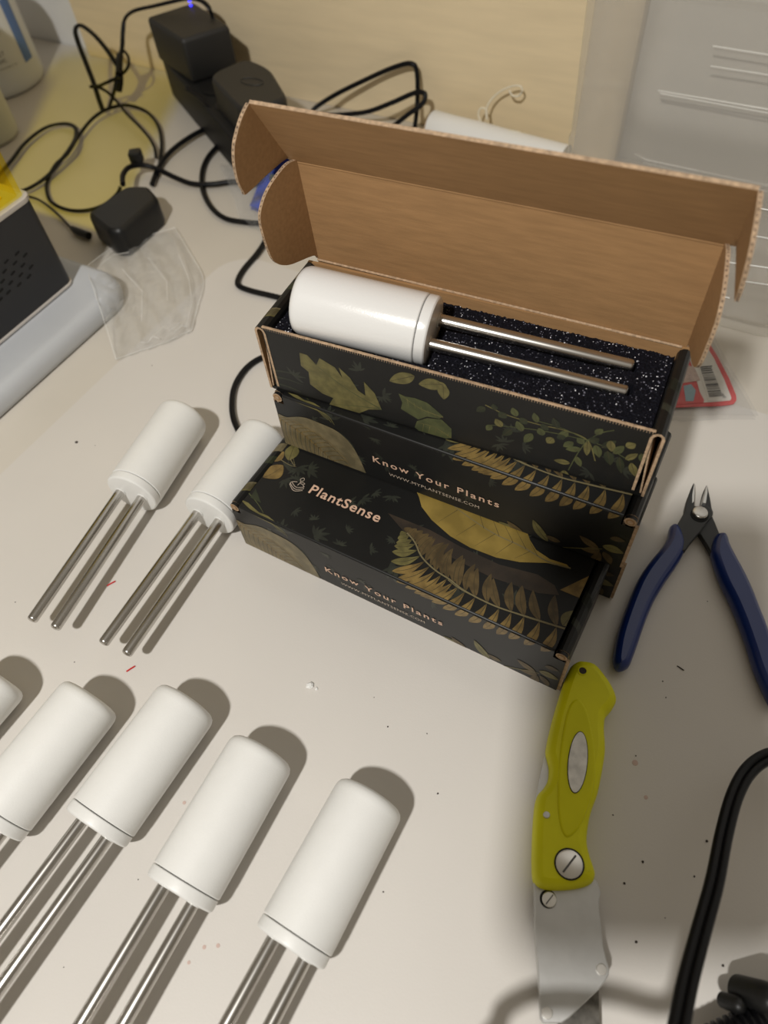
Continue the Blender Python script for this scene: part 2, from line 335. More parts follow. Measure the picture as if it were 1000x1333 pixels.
# ------------------------------------------------------------------ cartons
CL, CD, CH, TK = 0.2000, 0.0559, 0.0429, 0.0016
def clip(poly, x0, x1, y0, y1):
    for ax, lim, sg in ((0, x0, 1), (0, x1, -1), (1, y0, 1), (1, y1, -1)):
        out = []
        for i in range(len(poly)):
            a, b_ = poly[i - 1], poly[i]; ia = (a[ax] - lim) * sg >= 0; ib = (b_[ax] - lim) * sg >= 0
            if ia != ib:
                t = (lim - a[ax]) / (b_[ax] - a[ax]); out.append((a[0] + (b_[0] - a[0]) * t, a[1] + (b_[1] - a[1]) * t))
            if ib: out.append(b_)
        poly = out
        if len(poly) < 3: return []
    return poly
class ArtList(list):
    pass
class Art:
    """flat print made of small polygons in unfolded sheet coordinates, (x, t): t > 0 top panel, t < 0 front panel"""
    def __init__(s): s.p = []; s.layer = 1; s.n = 0
    def poly(s, pts, m):
        s.n += 1
        if len(pts) > 4:
            tr = tessellate_polygon([[V((a, b_, 0)) for a, b_ in pts]])
            for t in tr: s.p.append(([pts[i] for i in t], m, s.layer + s.n * .012))
        else: s.p.append((list(pts), m, s.layer + s.n * .012))
    def line(s, pts, w, m, taper=True):
        s.n += 1; pp = catmull([V((a, b_, 0)) for a, b_ in pts], 6); k = len(pp)
        L_ = []; R_ = []
        for i, p in enumerate(pp):
            t = (pp[min(i + 1, k - 1)] - pp[max(i - 1, 0)]).normalized(); n = V((-t.y, t.x, 0)); ww = w * (1 - 0.7 * i / (k - 1) if taper else 1) / 2
            L_.append(p + n * ww); R_.append(p - n * ww)
        for i in range(k - 1): s.p.append(([(L_[i].x, L_[i].y), (L_[i + 1].x, L_[i + 1].y), (R_[i + 1].x, R_[i + 1].y), (R_[i].x, R_[i].y)], m, s.layer + s.n * .012))
    def leaf(s, a, b_, w, m, vein=None, bend=0.0, fat=0.45, m2=None, nv=0):
        s.n += 1; a = V((*a, 0)); b_ = V((*b_, 0)); d = b_ - a; n = V((-d.y, d.x, 0)); k = 12; C_ = []; L_ = []; R_ = []
        for i in range(k + 1):
            t = i / k; c = a + d * t + n * (bend * math.sin(PI * t)); C_.append(c)
            q = t ** (math.log(0.5) / math.log(fat)); ww = w / 2 * math.sin(PI * q) ** 0.85 if 0 < q < 1 else 0
            nn = n.normalized(); L_.append(c + nn * ww); R_.append(c - nn * ww)
        T = lambda v: (v.x, v.y)
        for i in range(k):
            s.p.append(([T(C_[i]), T(C_[i + 1]), T(L_[i + 1]), T(L_[i])], m, s.layer + s.n * .012))
            s.p.append(([T(C_[i]), T(C_[i + 1]), T(R_[i + 1]), T(R_[i])], m2 or m, s.layer + s.n * .012))
        if vein:
            s.layer += 1; s.line([T(c) for c in C_[::3]], d.length * 0.015 + 0.0002, vein)
            for j in range(1, nv):
                i = int(k * j / (nv + 0.5)); 
                for side in (L_, R_):
                    jj = min(k, i + 2); s.line([T(C_[i]), T(C_[i].lerp(side[jj], 0.9))], 0.00022, vein)
            s.layer -= 1
    def emit(s, mb, x0, x1, t0, t1, fn):
        """fn(x, t, offset) -> 3-D point"""
        for pts, m, ly in s.p:
            q = clip(pts, x0, x1, t0, t1)
            if len(q) >= 3:
                o = 0.00004 + ly * 0.00002
                mb.add([fn(a, b_, o) for a, b_ in q], [list(range(len(q)))], ART.index(m))
def sheet_pt(org, yaw, z, u, v, face):
    """pixel -> unfolded (x, t) on a carton at org"""
    ex = V((math.cos(yaw), math.sin(yaw), 0)); ey = V((-math.sin(yaw), math.cos(yaw), 0)); o = V((org[0], org[1], z))
    if face == 'top': p = at(u, v, z + CH); return ((p - o).dot(ex), (p - o).dot(ey))
    p = on_plane(u, v, o, ey); return ((p - o).dot(ex), p.z - z - CH)
B1 = ((-0.2099, 0.1523), -0.0032, ZM); B2 = ((-0.2045, 0.2024), 0.0261, CH + ZM + 0.0006); B3 = ((-0.206, 0.2024), 0.0811, 2 * CH + ZM + 0.0012)
def s1(u, v, f='top'): return sheet_pt(B1[0], B1[1], B1[2], u, v, f)
def s2(u, v, f='front'): return sheet_pt(B2[0], B2[1], B2[2], u, v, f)
def s3(u, v): return sheet_pt(B3[0], B3[1], B3[2], u, v, 'front')
def sprig(A, x, t, ang, n, sz, m, spread=0.9):
    for k in range(n):
        a = ang + (k - (n - 1) / 2) * spread * 2 / n + random.uniform(-.1, .1); l = sz * random.uniform(.7, 1.1)
        A.leaf((x, t), (x + l * math.cos(a), t + l * math.sin(a)), l * 0.26, m)
A1 = Art()
# dim foliage all over the dark ground
for k in range(46):
    x = random.uniform(0.015, 0.17); t = random.uniform(-0.034, 0.05)
    sprig(A1, x, t, random.uniform(0, 2 * PI), 6, random.uniform(0.004, 0.009), 'leaf_dim', 1.6)
A1.layer = 2
# big gold leaf on the top panel, with its brown shade below
low = [(520, 600), (534, 622), (545.5, 647), (549, 660), (562, 677), (586, 698), (612, 713), (646, 726), (677, 732), (713, 733), (743, 741)]
upp = [(738, 735), (716, 728), (698, 716), (690, 703), (682, 680), (660, 650), (620, 620), (575, 600), (540, 594)]
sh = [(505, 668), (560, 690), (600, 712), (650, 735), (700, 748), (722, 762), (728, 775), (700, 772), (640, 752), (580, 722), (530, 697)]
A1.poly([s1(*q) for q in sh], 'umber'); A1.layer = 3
A1.poly([s1(*q) for q in low + upp], 'leaf_gold'); A1.layer = 4
A1.line([s1(743, 740), s1(713, 731), s1(680, 712), s1(635, 690), s1(580, 650), s1(540, 610)], 0.0009, 'vein')
for k, (a, b_) in enumerate([((700, 724), (690, 706)), ((685, 715), (672, 690)), ((668, 706), (655, 680)), ((650, 698), (640, 672)), ((630, 688), (622, 662)), ((690, 718), (670, 727)), ((668, 706), (645, 722)), ((645, 695), (618, 711)), ((620, 682), (594, 698)), ((596, 664), (570, 680))]):
    A1.line([s1(*a), s1(*b_)], 0.0003, 'vein_dk')
A1.layer = 3
# fern along the front edge
stem = [s1(530, 694), s1(540, 706), s1(549, 725), s1(566, 742), s1(586, 755), s1(606, 770), s1(644, 789), s1(686, 803), s1(737, 819)]
ss = catmull([V((*q, 0)) for q in stem], ED)
for k in range(0, len(ss) - 3, 5):
    p = ss[k]; t_ = (ss[k + 1] - ss[k]).normalized(); f = k / len(ss); n_ = V((-t_.y, t_.x, 0))
    up_l = 0.004 + 0.013 * min(1, f * 3); dn_l = 0.004 + 0.017 * min(1, f * 3.2) * (1 - 0.3 * f)
    if True:
        d = (n_ * 1.0 + V((-0.25 - .3 * f + random.uniform(-.2, .2), 0.1, 0))).normalized()
        A1.layer = 3 + (k // 5) % 2
        A1.leaf((p.x, p.y), (p.x + d.x * up_l, p.y + d.y * up_l), 0.0044 + 0.001 * random.random(), 'leaf_brown', 'vein_dk', 0.08)
    d = (-n_ * 1.0 + V((-0.55 + 0.3 * f, 0, 0))).normalized()
    A1.layer = 5 + (k // 5) % 2
    A1.leaf((p.x, p.y), (p.x + d.x * dn_l, p.y + d.y * dn_l), 0.0048, 'leaf_tan' if f > .25 else 'leaf_olive', 'vein_dk', 0.10, 0.6)
A1.layer = 7; A1.line(stem, 0.0008, 'vein', False)
# long thin edge line on the lid
A1.line([s1(583, 755), s1(606, 771), s1(660, 795), s1(737, 820)], 0.0004, 'vein', False)
A1.layer = 3
# two round leaves at the left, and a triangle at the right
A1.leaf(s1(342, 622), s1(369, 606), 0.0105, 'leaf_tan', 'vein_dk', -0.08, 0.55); A1.leaf(s1(376, 600), s1(384, 578), 0.0085, 'leaf_olive', 'vein_dk', 0, 0.5)
A1.leaf(s1(356, 601), s1(370, 588), 0.006, 'leaf_tan', None); A1.line([s1(377, 596), s1(384, 607), s1(380, 590)], 0.0005, 'vein'); A1.line([s1(366, 599), s1(378, 606), s1(386, 608)], 0.0005, 'vein')
A1.poly([s1(729, 768), s1(752, 757), s1(771, 748), s1(758, 780)], 'leaf_tan'); A1.leaf(s1(733, 815), s1(748, 795), 0.007, 'leaf_olive', 'vein_dk')
# grass blades over the left front corner
for k in range(4):
    A1.line([s1(316 + 2 * k, 652 + k), s1(330 + 4 * k, 664 + 2 * k, 'front'), s1(352 + 5 * k, 674 + 3 * k, 'front'), s1(366 + 4 * k, 686 + 3 * k, 'front')], 0.0010, 'leaf_olive')
A1.line([s1(322, 640), s1(335, 655), s1(343, 668)], 0.0006, 'leaf_green'); A1.poly([s1(326, 648), s1(333, 636), s1(340, 655)], 'leaf_deep')
# large ribbed leaf on the front
fl = [(309, 676), (322, 678), (340, 681), (360, 690), (382, 702), (400, 718), (414, 738), (424, 757), (430, 775), (410, 775), (330, 730)]
fl2 = [s1(a, b_, 'front') for a, b_ in smooth2d(fl, 4)]; A1.poly(fl2, 'leaf_khaki'); A1.layer = 4
mid = catmull([V((312, 677, 0)), V((345, 700, 0)), V((380, 730, 0)), V((424, 768, 0))], 6)
A1.line([s1(p.x, p.y, 'front') for p in mid[::3]], 0.0011, 'leaf_tan')
for k in range(0, len(mid) - 1, 1):
    p = mid[k]; f = k / len(mid); w_u = 26 * math.sin(PI * min(1, f + .12)) ** .8
    for mm_, dx in (('vein_dk', 0), ('leaf_tan', 2.2)):
        A1.line([s1(p.x + dx, p.y, 'front'), s1(p.x + dx + w_u * .62, p.y + w_u * .10, 'front'), s1(p.x + dx + w_u * 1.05, p.y + w_u * .48, 'front')], 0.00042, mm_)
        A1.line([s1(p.x + dx, p.y, 'front'), s1(p.x + dx + 3, p.y + 12, 'front'), s1(p.x + dx + 13, p.y + 30, 'front')], 0.00042, mm_)
A1.layer = 3
# leafy twigs at the right of the front
tw = lambda u, v: s1(u, v, 'front')
for a, b_, w in (((605, 838), (580, 823), .0055), ((612, 842), (590, 824), .005), ((640, 853), (620, 828), .0055), ((655, 856), (636, 846), .004), ((670, 872), (640, 866), .005), ((700, 870), (676, 853), .005), ((702, 872), (680, 867), .005), ((704, 868), (730, 880), .006), ((702, 874), (690, 884), .005), ((706, 874), (716, 888), .0045), ((712, 862), (730, 868), .004)):
    A1.leaf(tw(*a), tw(*b_), w, 'leaf_brown' if w < .0052 else 'leaf_olive', 'vein_dk', 0.05)
A1.line([tw(580, 845), tw(620, 852), tw(660, 862), tw(704, 871)], 0.0006, 'leaf_olive', False)

A3 = Art()
for k in range(14): sprig(A3, random.uniform(.01, .19), random.uniform(-.04, 0), random.uniform(0, 6.28), 5, 0.006, 'leaf_dim', 1.6)
A3.layer = 2
big = [(390, 459), (400, 462), (412, 475), (416, 466), (436, 478), (446, 492), (441, 478), (456, 492), (466, 508), (476, 515), (474, 497), (488, 512), (497, 533), (480, 533), (462, 540), (442, 538), (428, 528), (434, 518), (420, 512), (404, 500), (402, 484), (392, 476)]
A3.poly([s3(*q) for q in big], 'leaf_olive'); A3.layer = 3
A3.line([s3(497, 533), s3(450, 505), s3(405, 470)], 0.0007, 'leaf_green'); A3.line([s3(495, 532), s3(460, 528), s3(435, 526)], 0.0005, 'leaf_green')
A3.layer = 2
for k in range(3): A3.line([s3(350 + k * 2, 482 + k * 8), s3(372, 484 + k * 9), s3(398 - 3 * k, 492 + k * 9)], 0.0016, 'leaf_deep')
g1 = [(519, 512), (528, 516), (540, 518), (556, 524), (566, 532), (577, 542), (572, 545), (556, 542), (545, 546), (535, 540), (522, 532), (524, 524)]
g2 = [(543, 548), (556, 544), (575, 546), (588, 558), (588, 570), (570, 572), (552, 566), (540, 556)]
A3.poly([s3(*q) for q in g1], 'leaf_green'); A3.poly([s3(*q) for q in g2], 'leaf_green'); A3.layer = 3
A3.line([s3(577, 543), s3(548, 532), s3(522, 514)], .0006, 'leaf_olive'); A3.line([s3(588, 570), s3(566, 556), s3(545, 550)], .0006, 'leaf_olive')
for k in range(5): A3.line([s3(530 + 9 * k, 519 + 5 * k), s3(532 + 9 * k, 528 + 4 * k)], .0004, 'leaf_olive'); A3.line([s3(552 + 8 * k, 552 + 3 * k), s3(550 + 8 * k, 562 + 2 * k)], .0004, 'leaf_olive')
A3.layer = 2
for a, b_, w in (((540, 489), (507, 496), .007), ((577, 500), (545, 500), .007), ((577, 500), (578, 520), .006), ((570, 497), (583, 508), .004)): A3.leaf(s3(*a), s3(*b_), w, 'leaf_olive', 'vein_dk')
st = [(632, 527), (660, 540), (700, 552), (735, 560), (765, 573), (775, 600)]
A3.line([s3(*q) for q in st], .0006, 'leaf_olive', False)
for q in ((765, 573, 700, 548), (765, 573, 640, 553), (765, 573, 820, 600), (765, 573, 740, 612), (765, 573, 800, 560)): A3.line([s3(q[0], q[1]), s3((q[0] + q[2]) / 2, (q[1] + q[3]) / 2 - 3), s3(q[2], q[3])], .0005, 'leaf_green', False)
rr = random.Random(3)
for (ax, ay, bx, by, n) in ((632, 530, 740, 562, 9), (640, 553, 760, 578, 10), (765, 575, 735, 612, 5), (768, 575, 822, 602, 8), (775, 565, 835, 590, 4)):
    for k in range(n):
        f = k / max(1, n - 1); u = ax + (bx - ax) * f; v = ay + (by - ay) * f; s_ = 1 if k % 2 else -1
        a = math.atan2(by - ay, bx - ax) + s_ * rr.uniform(.6, 1.1); l = rr.uniform(11, 20) * (0.8 if n > 8 else 1.1)
        A3.layer = 2 + k % 2
        if ax < 700: a = a + PI if math.cos(a) > 0 else a
        A3.leaf(s3(u, v), s3(u + l * math.cos(a), v + l * math.sin(a)), rr.uniform(.0032, .0046), rr.choice(['leaf_green', 'leaf_green', 'leaf_olive', 'leaf_deep']), 'vein_dk')

def edge_flutes(mb, a, b_, n_out, up, th, pitch=0.0022, mi=13):
    """rows of little dark hollows on a cut edge, to read as corrugated board"""
    d = b_ - a; k = int(d.length / pitch); t = d.normalized(); s_ = t.cross(n_out).normalized()
    for i in range(k):
        c = a + t * ((i + 0.5) * pitch) + n_out * 0.00006; r_ = 0.00042
        mb.add([c + t * (r_ * math.cos(q)) * 1.3 + s_ * (r_ * math.sin(q)) for q in [j * PI / 3 for j in range(6)]], [list(range(6))], mi)
def side_wall(side, open_front, root, H=CH):
    """double folded side wall: outer and inner leaf, rounded top strip, kraft showing at the front ends"""
    x0 = 0.0 if side < 0 else CL - 0.0062; x1 = x0 + 0.0062; mb = MB(); mb.open = True
    xo, xi = (x0, x1) if side < 0 else (x1, x0); sx = 1 if side < 0 else -1
    # cross-section of the fold, a thick ribbon
    path = [(xo, 0.0004), (xo, H - 0.0030), (xo + sx * 0.0007, H - 0.0012), (xo + sx * 0.0022, H - 0.0002), (xo + sx * 0.0040, H - 0.0004), (xo + sx * 0.0055, H - 0.0016), (xi, H - 0.0036), (xi, 0.003)]
    t_ = 0.0013; inner = []
    for i, (x, z) in enumerate(path):
        a = path[max(i - 1, 0)]; b_ = path[min(i + 1, len(path) - 1)]; d = V((b_[0] - a[0], b_[1] - a[1])).normalized(); n = V((d.y, -d.x)) * sx
        inner.append((x + n.x * t_, z + n.y * t_))
    y0, y1 = (0.0, CD) if not open_front else (-0.0002, CD)
    k = len(path)
    for i in range(k - 1):
        a, b_, c, d = path[i], path[i + 1], inner[i + 1], inner[i]
        mb.add([(a[0], y0, a[1]), (b_[0], y0, b_[1]), (b_[0], y1, b_[1]), (a[0], y1, a[1])], [[0, 1, 2, 3]], 0)
        mb.add([(d[0], y0, d[1]), (c[0], y0, c[1]), (c[0], y1, c[1]), (d[0], y1, d[1])], [[0, 1, 2, 3]], KR)
        for yy in (y0, y1): mb.add([(a[0], yy, a[1]), (b_[0], yy, b_[1]), (c[0], yy, c[1]), (d[0], yy, d[1])], [[0, 1, 2, 3]], ED)
        # middle liner line of the board
        m1 = ((a[0] + d[0]) / 2, (a[1] + d[1]) / 2); m2 = ((b_[0] + c[0]) / 2, (b_[1] + c[1]) / 2)
    pr_ = random.Random(11 + side)
    for q in range(4 if side < 0 else 3):
        ya = pr_.uniform(0.004, CD - .012); yb_ = ya + pr_.uniform(.004, .008); mi = ART.index(pr_.choice(['leaf_khaki', 'leaf_olive', 'leaf_deep'] if side < 0 else ['leaf_deep', 'leaf_dim']))
        for i in range(1, 5):
            a, b_ = path[i], path[i + 1]; sk = .0012 * i
            mb.add([(a[0], ya + sk, a[1] + .00006), (b_[0], ya + sk + .0012, b_[1] + .00006), (b_[0], yb_ + sk + .0012, b_[1] + .00006), (a[0], yb_ + sk, a[1] + .00006)], [[0, 1, 2, 3]], mi)
    if not open_front:   # rolled board end seen at the top front corner
        cx = (x0 + x1) / 2
        for rr_, mi in ((0.0029, ED), (0.0021, KR), (0.0013, ED)):
            mb.add([(cx + rr_ * math.cos(q), -0.0020 - (0.003 - rr_) * 0.15, H - 0.0034 + rr_ * math.sin(q)) for q in [j * PI / 8 for j in range(16)]], [list(range(16))], mi)
        mb.loft([[V((cx + 0.0029 * math.cos(q), yy, H - 0.0034 + 0.0029 * math.sin(q))) for q in [j * PI / 8 for j in range(16)]] for yy in (-0.0019, 0.002)], 0, False)
    for xx, yy in (((x0 + x1) / 2, 0),):
        pass
    o = mb.build('side_wall', ART, root, 50); return o
def place(box): return Matrix.Translation((box[0][0], box[0][1], box[2])) @ Matrix.Rotation(box[1], 4, 'Z')
def lettering(root, txt, x0, x1, t, h, face, mat_, space=1.0, bold=0.0, name='lettering'):
    vs_, fs_ = fit_text(txt, x1 - x0, h, space, bold); mb = MB(); mb.open = True
    if face == 'front': mb.add([(x0 + v.x, -0.0023 - 0.0004, CH + t + v.y) for v in vs_], fs_)
    else: mb.add([(x0 + v.x, t + v.y, CH + 0.0005) for v in vs_], fs_)
    return mb.build(name, mat_, root, 0)
def closed_carton(box, label, detailed=True):
    root = empty('mailer_carton', None, label, 'box', group='black botanical printed cartons in the stack', M_=place(box))
    mb = MB(); mb.open = False
    mb.box((0.0015, 0.0, 0.0), (CL - 0.0015, CD, TK), 0); mb.box((0.0015, CD - TK, TK), (CL - 0.0015, CD - 0.0001, CH - 0.003), 0)
    mb.build('tray', ART, root, 30)
    for s_ in (-1, 1): side_wall(s_, False, root)
    # lid: top panel and front flap in one folded sheet
    lid = MB(); lid.open = True; xa, xb = 0.0068, CL - 0.0068
    yf = -0.0023
    def top(x, t, o): return (x, t, CH + o)
    prof = [(CD - 0.0005, CH)] + [(yf + 0.0012 + 0.0012 * math.cos(a), CH - 0.0012 + 0.0012 * math.sin(a)) for a in [PI / 2 + j * PI / 8 for j in range(5)]] + [(yf, 0.0006)]
    prof[1] = (yf + 0.0012, CH)
    for i in range(len(prof) - 1):
        (ya, za), (yb, zb) = prof[i], prof[i + 1]; lo = i >= 4
        xa_, xb_ = xa, xb
        lid.add([(xa_, ya, za), (xb_, ya, za), (xb_, yb, zb), (xa_, yb, zb)], [[0, 1, 2, 3]], 0)
    # full-width front flap face below the rolled ends
    g = 0.0005
    xs0, xs1 = 0.0004, CL - 0.0004
    lid.add([(xs0, yf, 0.0006), (xa, yf, 0.0006), (xa, yf, CH - 0.0068), (xs0, yf, CH - 0.0068)], [[0, 1, 2, 3]], 0)
    lid.add([(xb, yf, 0.0006), (xs1, yf, 0.0006), (xs1, yf, CH - 0.0068), (xb, yf, CH - 0.0068)], [[0, 1, 2, 3]], 0)
    # cut edges of the flap, kraft
    for xs, sg in ((xs0, 1), (xs1, -1)):
        lid.add([(xs, yf, 0.0006), (xs, -0.0003, 0.0006), (xs, -0.0003, CH - 0.0068), (xs, yf, CH - 0.0068)], [[0, 1, 2, 3]], ED)
    lid.add([(xs0, yf, 0.0006), (xs1, yf, 0.0006), (xs1, -0.0003, 0.0006), (xs0, -0.0003, 0.0006)], [[0, 1, 2, 3]], ED)
    for xs in (xa, xb): lid.add([(xs, 0, CH), (xs, CD, CH), (xs, CD, CH - 0.003), (xs, 0, CH - 0.003)], [[0, 1, 2, 3]], 0)
    lid.add([(xa, CD - 0.0005, CH), (xb, CD - 0.0005, CH), (xb, CD - 0.0005, 0.004), (xa, CD - 0.0005, 0.004)], [[0, 1, 2, 3]], 0)
    A1.emit(lid, xa, xb, yf + 0.001, CD - 0.001, lambda x, t, o: (x, t, CH + o))
    def front(x, t, o): return (x, yf - o, CH + t)
    A1.emit(lid, xs0, xs1, -CH + 0.0008, -0.0070, front)
    A1.emit(lid, xa, xb, -0.0070, -0.0008, front)
    lid.build('lid', ART, root, 50)
    # kraft stripe at front vertical edges where the inner walls show
    if detailed:
        for x0_, x1_ in ((-0.0003, 0.0004), (CL - 0.0004, CL + 0.0012)):
            mb = MB(); mb.box((x0_, -0.0016, 0.0008), (x1_, -0.0004, CH - 0.006), 0); mb.build('cut_edge', 'kraft_edge', root, 30)
    k0 = s1(428, 741, 'front'); k1 = s1(579, 806, 'front')
    t0 = (k0[1] + k1[1]) / 2 - 0.0006
    lettering(root, 'Know Your Plants', k0[0], k1[0], t0, 0.0049, 'front', 'copper', 1.28, 0.012)
    w0 = s1(448, 757, 'front'); w1 = s1(556, 804, 'front')
    lettering(root, 'WWW.MYPLANTSENSE.COM', w0[0], w1[0], (w0[1] + w1[1]) / 2 - 0.0005, 0.0024, 'front', 'grey_text', 1.1, 0.0)
    a0 = s1(401, 642); a1 = s1(492, 681)
    lettering(root, 'PlantSense', a0[0], a1[0], (a0[1] + a1[1]) / 2 , 0.0064, 'top', 'copper', 1.12, 0.016)
    # emblem: sprout over stacked rounded layers
    mb = MB(); mb.open = True; cx, cy = s1(388.5, 631); 
    def stroke(pts, w):
        pp = catmull([V((a, b_, 0)) for a, b_ in pts], 5); A = Art(); A.line([(p.x, p.y) for p in pp], w, 'vein', False)
        for q, m_, ly in A.p: mb.add([(cx + a, cy + b_, CH + 0.0004) for a, b_ in q], [[0, 1, 2, 3]])
    e = 0.001
    stroke([(-4.2 * e, 0), (-4.4 * e, -1.4 * e), (0.2 * e, -3.6 * e), (4.2 * e, -1.6 * e), (4.2 * e, -1.0 * e)], 0.00035)
    stroke([(-4.6 * e, -1.6 * e), (-3.8 * e, -2.6 * e), (0.3 * e, -4.9 * e), (4.6 * e, -2.6 * e)], 0.00035)
    stroke([(-1.4 * e, 1.2 * e), (-4.0 * e, 0.2 * e), (-3.6 * e, -0.6 * e), (0, -2.2 * e), (3.7 * e, -0.4 * e), (3.4 * e, 0.4 * e), (2.0 * e, 1.0 * e)], 0.00035)
    stroke([(0, -0.8 * e), (0.3 * e, 0.8 * e), (0.3 * e, 2.4 * e)], 0.00035)
    stroke([(0.3 * e, 2.4 * e), (-0.8 * e, 3.6 * e), (0.4 * e, 5.2 * e), (1.4 * e, 3.8 * e), (0.3 * e, 2.4 * e)], 0.0003)
    stroke([(0.3 * e, 1.2 * e), (1.6 * e, 2.2 * e), (3.2 * e, 1.9 * e), (2.0 * e, 1.0 * e), (0.4 * e, 1.1 * e)], 0.0003)
    mb.build('emblem', 'grey_text', root, 0)
    return root
closed_carton(B1, 'closed black carton in front at table level, its top print fully in view')
closed_carton(B2, 'closed black carton in the middle of the stack, directly under the open one')
B0 = ((-0.2035, 0.2110), 0.020, ZM)
closed_carton(B0, 'closed black carton at table level behind the front one, only its right end showing')

# open carton on top
root = empty('mailer_carton', None, 'open black carton with raised kraft lid on top of the stack, dark foam inside', 'box', group='black botanical printed cartons in the stack', M_=place(B3))
mb = MB(); mb.box((0.0015, 0.0, 0.0), (CL - 0.0015, CD, TK), 0); mb.build('tray', ART, root, 30)
mb = MB(); mb.box((0.0015, CD - TK, 0), (CL - 0.0015, CD, CH), KR); mb.build('back_wall', ART, root, 30)
fw = MB(); fw.open = True; fx0, fx1 = 0.0042, CL - 0.0046
fw.box((fx0, 0.0, 0.0003), (fx1, 0.0016, CH - 0.0002), 0)
fw.add([(fx0, -0.00003, CH - 0.0001), (fx1, -0.00003, CH - 0.0001), (fx1, 0.00163, CH - 0.0001), (fx0, 0.00163, CH - 0.0001)], [[0, 1, 2, 3]], ED)
for i in range(150):   # scalloped cut edge of the corrugated front wall
    x = fx0 + 0.001 + (fx1 - fx0 - 0.002) * i / 149; fw.lathe([(0.00085, -0.0011), (0.00085, 0.0001), (0.0006, 0.00022), (0.0001, 0.00025)], 8, Matrix.Translation((x, 0.0008, CH - 0.0002)), ED)
A3.emit(fw, fx0, fx1, -CH + 0.0004, -0.0006, lambda x, t, o: (x, -o, CH + t))
fw.build('front_wall', ART, root, 40)
for s_ in (-1, 1):
    side_wall(s_, True, root)
    # inner brace board forming the dark triangular slot at the front corner
    xa = 0.0016 if s_ < 0 else CL - 0.0016
    mb = MB(); P_ = [V((xa, 0.0002, 0.002)), V((xa - s_ * 0.0032, 0.0002, CH - 0.004))]
    mb.add([P_[0], P_[1], P_[1] + V((0, 0.05, 0)), P_[0] + V((0, 0.05, 0)), P_[0] + V((-s_ * .0008, 0, 0)), P_[1] + V((-s_ * .0008, 0, 0)), P_[1] + V((-s_ * .0008, .05, 0)), P_[0] + V((-s_ * .0008, .05, 0))],
           [[0, 1, 2, 3], [4, 5, 6, 7], [0, 1, 5, 4], [2, 3, 7, 6], [0, 3, 7, 4], [1, 2, 6, 5]], ED); mb.build('brace', ART, root, 30)
# foam bed with a moulded recess for the probe
Mi = place(B3).inverted()
PF = V((-0.1902, 0.2224, 0.1351 + ZM + 0.0012)); pyaw, ptl, prol = -2.9659, 0.0802, 0.0958
pax = V((math.cos(pyaw) * math.cos(ptl), math.sin(pyaw) * math.cos(ptl), math.sin(ptl)))
lf = Mi @ PF; la = (Mi.to_3x3() @ pax)
mb = MB(); mb.open = True
gx, gy = 380, 92; FX0, FX1, FY0, FY1, FZ = 0.0066, CL - 0.0066, 0.0020, CD - 0.0020, 0.0372
for j in range(gy + 1):
    for i in range(gx + 1):
        x = FX0 + (FX1 - FX0) * i / gx; y = FY0 + (FY1 - FY0) * j / gy; z = FZ
        # distance to the probe's axis
        d = V((x - lf.x, y - lf.y)); ax2 = V((la.x, la.y)).normalized(); s_ = -d.dot(ax2); q = abs(d.x * ax2.y - d.y * ax2.x)
        zc = lf.z - s_ * la.z / math.hypot(la.x, la.y)
        if -0.002 < s_ < LB + 0.0012 and q < RB + 0.0006: z = min(z, zc - math.sqrt(max(0, (RB + 0.0006) ** 2 - q * q)) - 0.0004)
        if LB - 0.002 < s_ < LB + LR_ + 0.001:
            for off in (SEP, -SEP):
                qq = (d.x * ax2.y - d.y * ax2.x) + off
                if abs(qq) < RR_ + 0.0004: z = min(z, zc - math.sqrt(max(0, (RR_ + 0.0004) ** 2 - qq * qq)) - 0.0008)
        z += 0.0007 * (noise.noise(V((x * 900, y * 900, 0))) + 0.6 * noise.noise(V((x * 2200, y * 2200, 5))))
        mb.v.append((x, y, max(0.004, z)))
for j in range(gy):
    for i in range(gx):
        a = j * (gx + 1) + i; mb.f.append([a, a + 1, a + gx + 2, a + gx + 1]); mb.m.append(0)
o = len(mb.v); mb.add([(FX0, FY0, .002), (FX1, FY0, .002), (FX1, FY1, .002), (FX0, FY1, .002), (FX0, FY0, FZ - .001), (FX1, FY0, FZ - .001), (FX1, FY1, FZ - .001), (FX0, FY1, FZ - .001)], [[0, 1, 5, 4], [1, 2, 6, 5], [2, 3, 7, 6], [3, 0, 4, 7], [0, 1, 2, 3]])
tag(mb.build('foam_insert', 'foam', root, 0), 'dark foam bed with painted glints')
